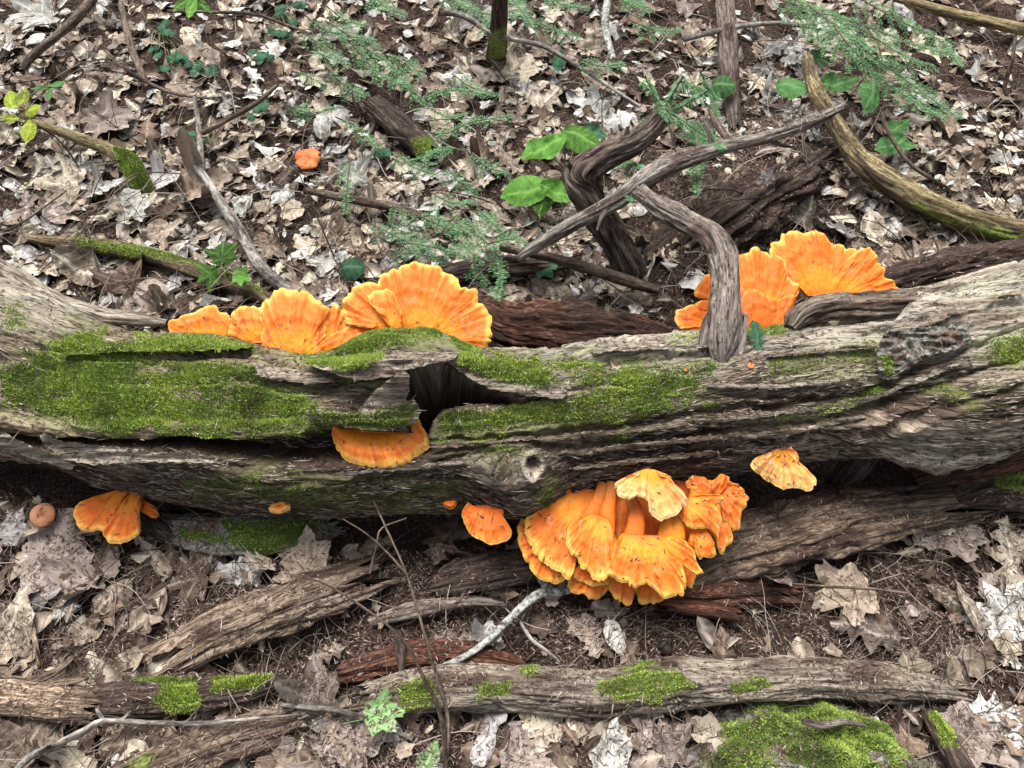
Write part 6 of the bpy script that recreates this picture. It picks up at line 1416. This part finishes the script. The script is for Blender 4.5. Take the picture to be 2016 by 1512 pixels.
plant('broadleaf_seedling', 'small green trefoil leaf group near the left edge', (95, 175), [
    (78, 174, .06, 34, 185, (0, -.3), 0, 'narrow'), (112, 166, .06, 38, 20, (0, -.3), 0, 'narrow'), (98, 186, .06, 32, 270, (0, -.4), 0, 'narrow')], M['green_mid'])
plant('broadleaf_seedling', 'green holed leaves at the top of the pale olive branch', (1650, 200), [
    (1562, 170, .10, 72, -10, (0, -.4), 0), (1652, 164, .12, 80, 10, (0, -.4), 3), (1608, 114, .08, 56, -20, (0, -.3), 0, 'maple')], M['green_mid'])
plant('broadleaf_seedling', 'drooping green leaves under the big hemlock spray, right of the pale olive branch', (1745, 300), [
    (1714, 192, .16, 84, 255, (.5, -.5), 0), (1768, 250, .10, 60, 30, (0, -.4), 3), (1752, 286, .08, 66, 200, (0, -.4), 0), (1778, 282, .08, 56, -30, (0, -.4), 3)], M['green_mid'])
plant('broadleaf_seedling', 'single oval green leaf beside the dark upright stick', (1425, 200), [(1424, 166, .10, 50, 5, (0, -.5), 0, 'round')], M['green_mid'])
plant('broadleaf_seedling', 'upright dark green oval leaf right of the sapling trunk', (1100, 150), [(1100, 118, .06, 46, 80, (0, -.7), 0, 'beech')], M['green_dark'])
plant('broadleaf_seedling', 'dark green leaf under the sloping reddish branch behind the log', (1070, 545), [(1068, 524, .06, 62, 10, (0, -.4), 0, 'maple')], M['green_dark'])
plant('broadleaf_seedling', 'dark green leaf between the two orange caps groups behind the log', (692, 545), [(692, 526, .05, 52, 10, (0, -.4), 0, 'round')], M['green_dark'])
plant('broadleaf_seedling', 'dark green leaf half hidden behind the upper pair of broad leaves', (1175, 285), [(1176, 262, .09, 50, -35, (0, -.4), 3)], M['green_dark'])
p, nn = on_log(1487, 672, 0.012)
place_leaf('oak_leaf', 'oak', 0, p + np.array([0, -0.004, 0.004]), nn + np.array([0, -.5, 0]), math.radians(-85), 0.066, M['green_dark'], 'fresh dark green oak leaf hanging on the log beside the bent stub', 'leaf')
g = at_ground(748, 1405, .055); place_leaf('maple_leaf', 'maple', 0, g, (0, -.15, 1), math.radians(15), 0.085, M['green_pale'], 'pale green fallen maple leaf beside the bare stems', 'leaf')
g = at_ground(845, 1490, .05); place_leaf('maple_leaf', 'broad', 3, g, (0, -.15, 1), math.radians(60), 0.055, M['green_pale'], 'grey-green fallen leaf at the bottom edge below the bare stems', 'leaf')

# dark trailing vine with small round leaves
rv = np.random.default_rng(5)
for i, (spots, lab) in enumerate([
    ([(318, 55), (322, 48), (305, 98), (312, 110), (350, 105), (345, 118), (362, 112), (328, 62)], 'dark trailing vine with round leaves, left of the top edge'),
    ([(388, 130), (396, 126), (412, 140), (420, 132), (385, 138), (316, 136)], 'little patch of round dark leaves right of the brown slanting stick'),
    ([(548, 20), (560, 30), (572, 62), (565, 72), (548, 66), (590, 10), (575, 45)], 'dark round-leaved vine left of the hemlock at the top'),
    ([(500, 105), (520, 112), (530, 116), (512, 120)], 'few dark vine leaves above the forked branch'),
    ([(360, 265), (374, 262), (380, 282), (398, 280), (376, 292)], 'dark vine leaves against the forked branch'),
    ([(508, 212), (512, 206), (494, 230)], 'three small vine leaves beside the tip of the forked branch'),
    ([(752, 302), (758, 298), (745, 306)], 'tiny dark vine leaves beside the stubby log piece')]):
    plant('trailing_vine', lab, spots[0], [(u + rv.uniform(-3, 3), v + rv.uniform(-3, 3), rv.uniform(.02, .05), rv.uniform(15, 22), rv.uniform(0, 360), (rv.normal(0, .3), -.3), 0, 'round') for u, v in spots + [(a + rv.uniform(-14, 14), b + rv.uniform(-8, 8)) for a, b in spots]], M['green_dark'])

# hemlock sprays: thin twigs with two flat rows of needles
def hemlock(label, axes, h0=0.14, side=0.055, seed=0, dens=1.0, needle=0.0125):
    r = np.random.default_rng(seed)
    TV, TF, tk = [], [], 0
    NV = []
    def needles(C, up):
        d = np.gradient(C, axis=0); d /= np.maximum(np.linalg.norm(d, axis=1, keepdims=True), 1e-9)
        L = np.r_[0, np.cumsum(np.linalg.norm(np.diff(C, axis=0), axis=1))]
        n = int(L[-1] / 0.0033 * dens)
        if n < 2: return
        for q in np.linspace(0, L[-1], n):
            c = np.array([np.interp(q, L, C[:, k]) for k in range(3)]); t = np.array([np.interp(q, L, d[:, k]) for k in range(3)])
            s = np.cross(up, t); s /= max(np.linalg.norm(s), 1e-9)
            for sg in (-1, 1):
                if r.random() < 0.12: continue
                dd = s * sg + t * r.uniform(0.25, 0.6) + up * r.normal(0.05, 0.22); dd /= np.linalg.norm(dd)
                ln = needle * r.uniform(0.6, 1.15) * (0.55 + 0.45 * min(1, (L[-1] - q) / 0.01 + .4))
                w = np.cross(dd, up); w = w / max(np.linalg.norm(w), 1e-9) * 0.0011
                NV.append([c - w * .6, c + dd * ln * .5 - w, c + dd * ln, c + dd * ln * .5 + w])
    e = empty('hemlock_sprig', tuple(at_ground(*axes[0][0]))); tag(e, label, 'hemlock', 'green hemlock sprigs over the litter')
    for ax in axes:
        TV, TF, tk = [], [], 0; NV.clear()
        P = np.array([at_ground(u, v, h0 * (0.8 + 0.2 * math.sin(i * 1.7 + seed))) for i, (u, v) in enumerate(ax)])
        C = catmull(P, 26)
        V, F = thin_tube(P, 0.0021, 0.0008, 20, 4); TV.append(V); TF.append(F + tk); tk += len(V)
        L = np.linalg.norm(np.diff(C, axis=0), axis=1).sum()
        up = np.array([0.12 * r.normal(), -0.25 + 0.12 * r.normal(), 1.0]); up /= np.linalg.norm(up)
        needles(C[4:], up)
        k = max(2, int(L / 0.019)); sg = 1
        for j in range(k):
            f = (j + 0.7) / k; sg = -sg
            i = int(f * 24); c = C[i]; t = C[min(i + 1, 25)] - C[i]; t /= max(np.linalg.norm(t), 1e-9)
            s = np.cross(up, t) * sg
            ln = side * (1.1 - 0.75 * f) * r.uniform(0.55, 1.15)
            dd = s * 0.75 + t * 0.65 + np.array([0, 0, -0.1]); dd /= np.linalg.norm(dd)
            pts = np.array([c, c + dd * ln * .5, c + dd * ln + t * ln * .15 - np.array([0, 0, ln * .12])])
            V, F = thin_tube(pts, 0.0011, 0.0005, 5, 3); TV.append(V); TF.append(F + tk); tk += len(V)
            needles(catmull(pts, 8), up)
        tw = adopt(e, link('twig', mesh_from('twig', np.vstack(TV), np.vstack(TF)), M['twig_bark'])); tw['kind'] = 'stuff'
        NVa = np.array(NV).reshape(-1, 3)
        o = link('needles', mesh_from('needles', NVa, np.arange(len(NVa)).reshape(-1, 4), False), M['needle_green'], tw); o['kind'] = 'stuff'
hemlock('largest hemlock spray filling the upper right, above the pale olive branch', [[(1520, -5), (1600, 20), (1700, 50), (1790, 85), (1880, 110)], [(1590, 10), (1670, 70), (1730, 120), (1800, 170), (1890, 235)], [(1640, 50), (1690, 110), (1740, 160), (1800, 200), (1860, 236)],
    [(1680, -10), (1770, 40), (1850, 80), (1890, 130)], [(1560, -10), (1600, 40), (1612, 80)], [(1700, 60), (1780, 110), (1840, 130)], [(1620, 30), (1660, 90), (1690, 130)]], 0.20, 0.075, 1)
hemlock('hemlock tuft over the tip of the dark curved branch', [[(1345, 150), (1322, 190), (1300, 225), (1278, 262)], [(1392, 180), (1350, 205), (1300, 232), (1240, 268)], [(1270, 150), (1290, 190), (1318, 236)], [(1310, 215), (1360, 250), (1400, 275), (1424, 292)], [(1340, 160), (1390, 180), (1420, 200)], [(1378, 140), (1404, 190), (1412, 230)]], 0.36, 0.045, 2)
hemlock('hemlock sprig with drooping twigs, top centre-left', [[(672, 60), (720, 95), (765, 125), (800, 168), (836, 205)], [(690, 85), (730, 130), (770, 160), (815, 172)], [(640, 40), (690, 70), (740, 80)], [(760, 110), (800, 120), (830, 150)]], 0.14, 0.05, 3)
hemlock('low hemlock sprig between the two pairs of broad green leaves and the sapling trunk', [[(790, 205), (840, 192), (890, 178), (950, 186)], [(890, 145), (925, 170), (985, 190)], [(830, 260), (880, 262), (930, 240), (1010, 228)], [(850, 215), (880, 230), (920, 225)]], 0.12, 0.04, 4)
hemlock('hemlock twigs hanging in along the top edge, centre', [[(735, -10), (760, 15), (800, 30)], [(880, -5), (920, 15), (970, 30), (1040, 30)], [(1000, -10), (1030, 25), (1046, 55)], [(980, 20), (960, 50), (940, 70)], [(1080, -8), (1110, 10), (1160, 18)], [(1230, -6), (1260, 12), (1280, 24)]], 0.17, 0.05, 5)
hemlock('long drooping hemlock sprig whose tip hangs before the dark slab behind the log', [[(880, 425), (920, 452), (960, 480), (985, 520), (978, 592)], [(815, 420), (870, 445), (930, 470)], [(940, 410), (970, 440), (1000, 470)], [(900, 470), (930, 500), (950, 520)], [(960, 480), (1010, 470), (1040, 480)]], 0.16, 0.05, 6)
hemlock('hemlock sprig lying right of the lone red-orange mushroom', [[(690, 310), (684, 360), (680, 420)], [(770, 400), (800, 436), (828, 480)], [(800, 478), (860, 488), (905, 500)], [(730, 440), (790, 470), (850, 500)], [(830, 330), (850, 300), (890, 290)]], 0.10, 0.045, 7)
hemlock('small bright hemlock sprig above the white oval leaf', [[(560, 205), (610, 222), (665, 212)], [(575, 140), (605, 150), (645, 172)], [(610, 190), (600, 220), (590, 240)]], 0.10, 0.045, 8)
hemlock('faint hemlock twigs in the upper left, right of the dark vine', [[(600, 30), (640, 60), (680, 70)], [(590, 60), (640, 95), (670, 120)], [(640, 10), (680, 40), (720, 50)]], 0.12, 0.05, 9)
hemlock('short hemlock twig crossing the waist of the dark curved branch', [[(1180, 325), (1215, 318), (1262, 330)], [(1230, 330), (1245, 360), (1240, 395)]], 0.33, 0.03, 10)
hemlock('hemlock twig beside the long grey branch, left of the sloping rotten log', [[(1345, 262), (1375, 275), (1420, 290)], [(1372, 240), (1388, 262), (1410, 300)], [(1350, 300), (1370, 330), (1372, 380)]], 0.25, 0.04, 11)
hemlock('dim hemlock twigs under the drooping sprig behind the largest fan', [[(760, 500), (820, 500), (880, 515)], [(890, 520), (930, 530), (960, 560)]], 0.07, 0.04, 12)
hemlock('wispy hemlock twigs above the drooping sprig, left of the broad-leaved seedling', [[(880, 330), (905, 360), (940, 385)], [(930, 300), (960, 330), (1000, 340)], [(780, 300), (815, 330), (860, 345)], [(850, 380), (890, 400), (930, 395)]], 0.11, 0.05, 13)
hemlock('sparse hemlock twigs over the litter right of the sapling trunk', [[(1040, 30), (1090, 60), (1140, 70)], [(1130, 110), (1180, 130), (1230, 125)], [(1240, 40), (1290, 60), (1340, 60)]], 0.15, 0.05, 14)
hemlock('thin hemlock twigs between the stubby log piece and the red-orange mushroom', [[(640, 130), (680, 170), (720, 190)], [(660, 230), (700, 250), (740, 290)], [(600, 100), (640, 110), (690, 130)]], 0.12, 0.05, 15)
# ------------------------------------------------------------------ needles and thin twigs lying on everything
def joined_bvh():
    Vs, Fs, k, fl = [], [], 0, []
    for i, it in enumerate(FULL_BVH):
        V, F = it[0], it[1]
        if i == 0:
            W = LV[::3, ::3]; V = W.reshape(-1, 3); F = grid_faces(W.shape[0], W.shape[1], True)
        Vs.append(V); Fs += (F + k).tolist(); k += len(V); fl += [(2 if it[2] == 'leaf' else 1) if len(it) > 2 else 0] * len(F)
    return BVHTree.FromPolygons(np.vstack(Vs).tolist(), Fs), fl
BV, ON_CAP = joined_bvh()
def fallen_needles(N, seed):
    r = np.random.default_rng(seed)
    u = np.r_[r.uniform(-260, 2276, int(N * .55)), r.uniform(-260, 2276, N - int(N * .55))]
    v = np.r_[r.uniform(900, 1560, int(N * .55)), r.uniform(0, 920, N - int(N * .55))]
    D = np.stack([(u - 1008) * PXS, np.zeros_like(u), np.zeros_like(u)], -1) + UPV * ((756 - v) * PXS)[:, None] + FWD
    z = np.where(v < 600, 0.08, np.where(v < 900, 0.28, 0.0))
    P = CAM + D * ((z - CAM[2]) / D[:, 2])[:, None]
    hump = r.random(N) < 0.10
    P[hump, 0] = r.normal(0.66, 0.16, hump.sum()); P[hump, 1] = r.normal(1.66, 0.22, hump.sum())
    x, y = P[:, 0] + r.normal(0, .01, N), P[:, 1] + r.normal(0, .01, N)
    G = terrain(x, y); Z = G + r.uniform(0.001, 0.012, N)
    NN = np.tile([0, 0, 1.0], (N, 1)); keep = np.ones(N, bool); dn = Vector((0, 0, -1))
    for i in range(N):
        h = BV.ray_cast(Vector((x[i], y[i], 0.8)), dn, 0.82)
        if h[0] is not None and h[0].z > G[i] + 0.002:
            nz_ = abs(h[1].z)
            if nz_ < 0.35 or r.random() > (0.07 if ON_CAP[h[2]] == 1 else 0.4 if ON_CAP[h[2]] == 2 else 0.26 if h[0].z > 0.12 else 0.3): keep[i] = False; continue
            Z[i] = h[0].z + 0.0012; NN[i] = np.array(h[1]) * (1 if h[1].z > 0 else -1)
    keep &= (r.random(N) < 0.35 + 0.9 * smooth(-0.35, 0.45, fbm(x * 9, y * 9, 3.3, 3)))
    x, y, Z, NN = x[keep], y[keep], Z[keep], NN[keep]; n = len(x)
    yaw = r.uniform(0, 2 * np.pi, n)
    d = np.stack([np.cos(yaw), np.sin(yaw), r.normal(0, 0.16, n)], -1)
    d -= NN * (np.einsum('ij,ij->i', d, NN) * 0.9)[:, None]; d /= np.linalg.norm(d, axis=1, keepdims=True)
    L = np.where(r.random(n) < 0.06, r.uniform(0.015, 0.035, n), r.uniform(0.005, 0.014, n))[:, None]; w = np.cross(NN, d); w /= np.maximum(np.linalg.norm(w, axis=1, keepdims=True), 1e-9); w *= r.uniform(0.0006, 0.0011, n)[:, None]
    c = np.stack([x, y, Z], -1); up = NN * 0.0007
    V = np.stack([c - d * L * .5, c - w + up, c + d * L * .5, c + w + up], 1).reshape(-1, 3)
    F = np.arange(n)[:, None] * 4 + [[0, 1, 2, 3]]
    o = link('fallen_needles', mesh_from('fallen_needles', V, F, False), M['needle_litter'])
    tag(o, 'brown fallen hemlock needles scattered over the floor and the log', 'needles', None, 'stuff')
fallen_needles(210000, 41)

def twig_litter(N, seed):
    r = np.random.default_rng(seed); VV, FF, k = [], [], 0
    while N > 0:
        u, v = r.uniform(-260, 2276), (r.uniform(0, 640) if r.random() < 0.62 else r.uniform(980, 1530))
        if v > 900 and r.random() > (0.9 if (u > 1560 or u < 700) else 0.5): continue
        p = at_z(u, v, 0.06 if v < 640 else 0.0)
        if not log_clear(p[0], p[1], 0.0)[0]: continue
        N -= 1
        L = r.uniform(0.03, 0.16) * (1 if v > 640 else r.choice([1.0, 1.6, 2.4], p=[.5, .35, .15])); a = r.uniform(0, 6.28); n = 6
        hd = a + np.cumsum(r.normal(0, 0.16, n)); st = np.stack([np.cos(hd), np.sin(hd), np.zeros(n)], -1) * L / n
        C = np.vstack([[0, 0, 0], np.cumsum(st, 0)]) + [p[0], p[1], 0]
        C[:, 2] = terrain(C[:, 0], C[:, 1]) + r.uniform(0.006, 0.03) + np.sin(np.linspace(0, 3.14, n + 1)) * r.uniform(0, 0.22) * L + np.linspace(0, 1, n + 1) * r.normal(0, .1) * L
        rr = r.uniform(0.0005, 0.0012) * (1.0 if v > 640 else 1.25) * (1 + 4 * max(0, L - 0.14))
        V, F = thin_tube(C, rr, rr * .5, 8, 3); VV.append(V); FF.append(F + k); k += len(V)
        if r.random() < 0.45:
            j = r.integers(2, 5); b = C[j]; dd = np.array([math.cos(a + r.choice([-.8, .8])), math.sin(a + .8), r.uniform(-.1, .5)]) * L * .35
            V, F = thin_tube([b, b + dd * .5 + [0, 0, .003], b + dd], rr * .7, rr * .4, 4, 3); VV.append(V); FF.append(F + k); k += len(V)
    o = link('twig_litter', mesh_from('twig_litter', np.vstack(VV), np.vstack(FF)), M['twiglet'])
    tag(o, 'tangle of thin dry twigs strewn over leaves and needles', 'twigs', None, 'stuff')
twig_litter(3900, 43)
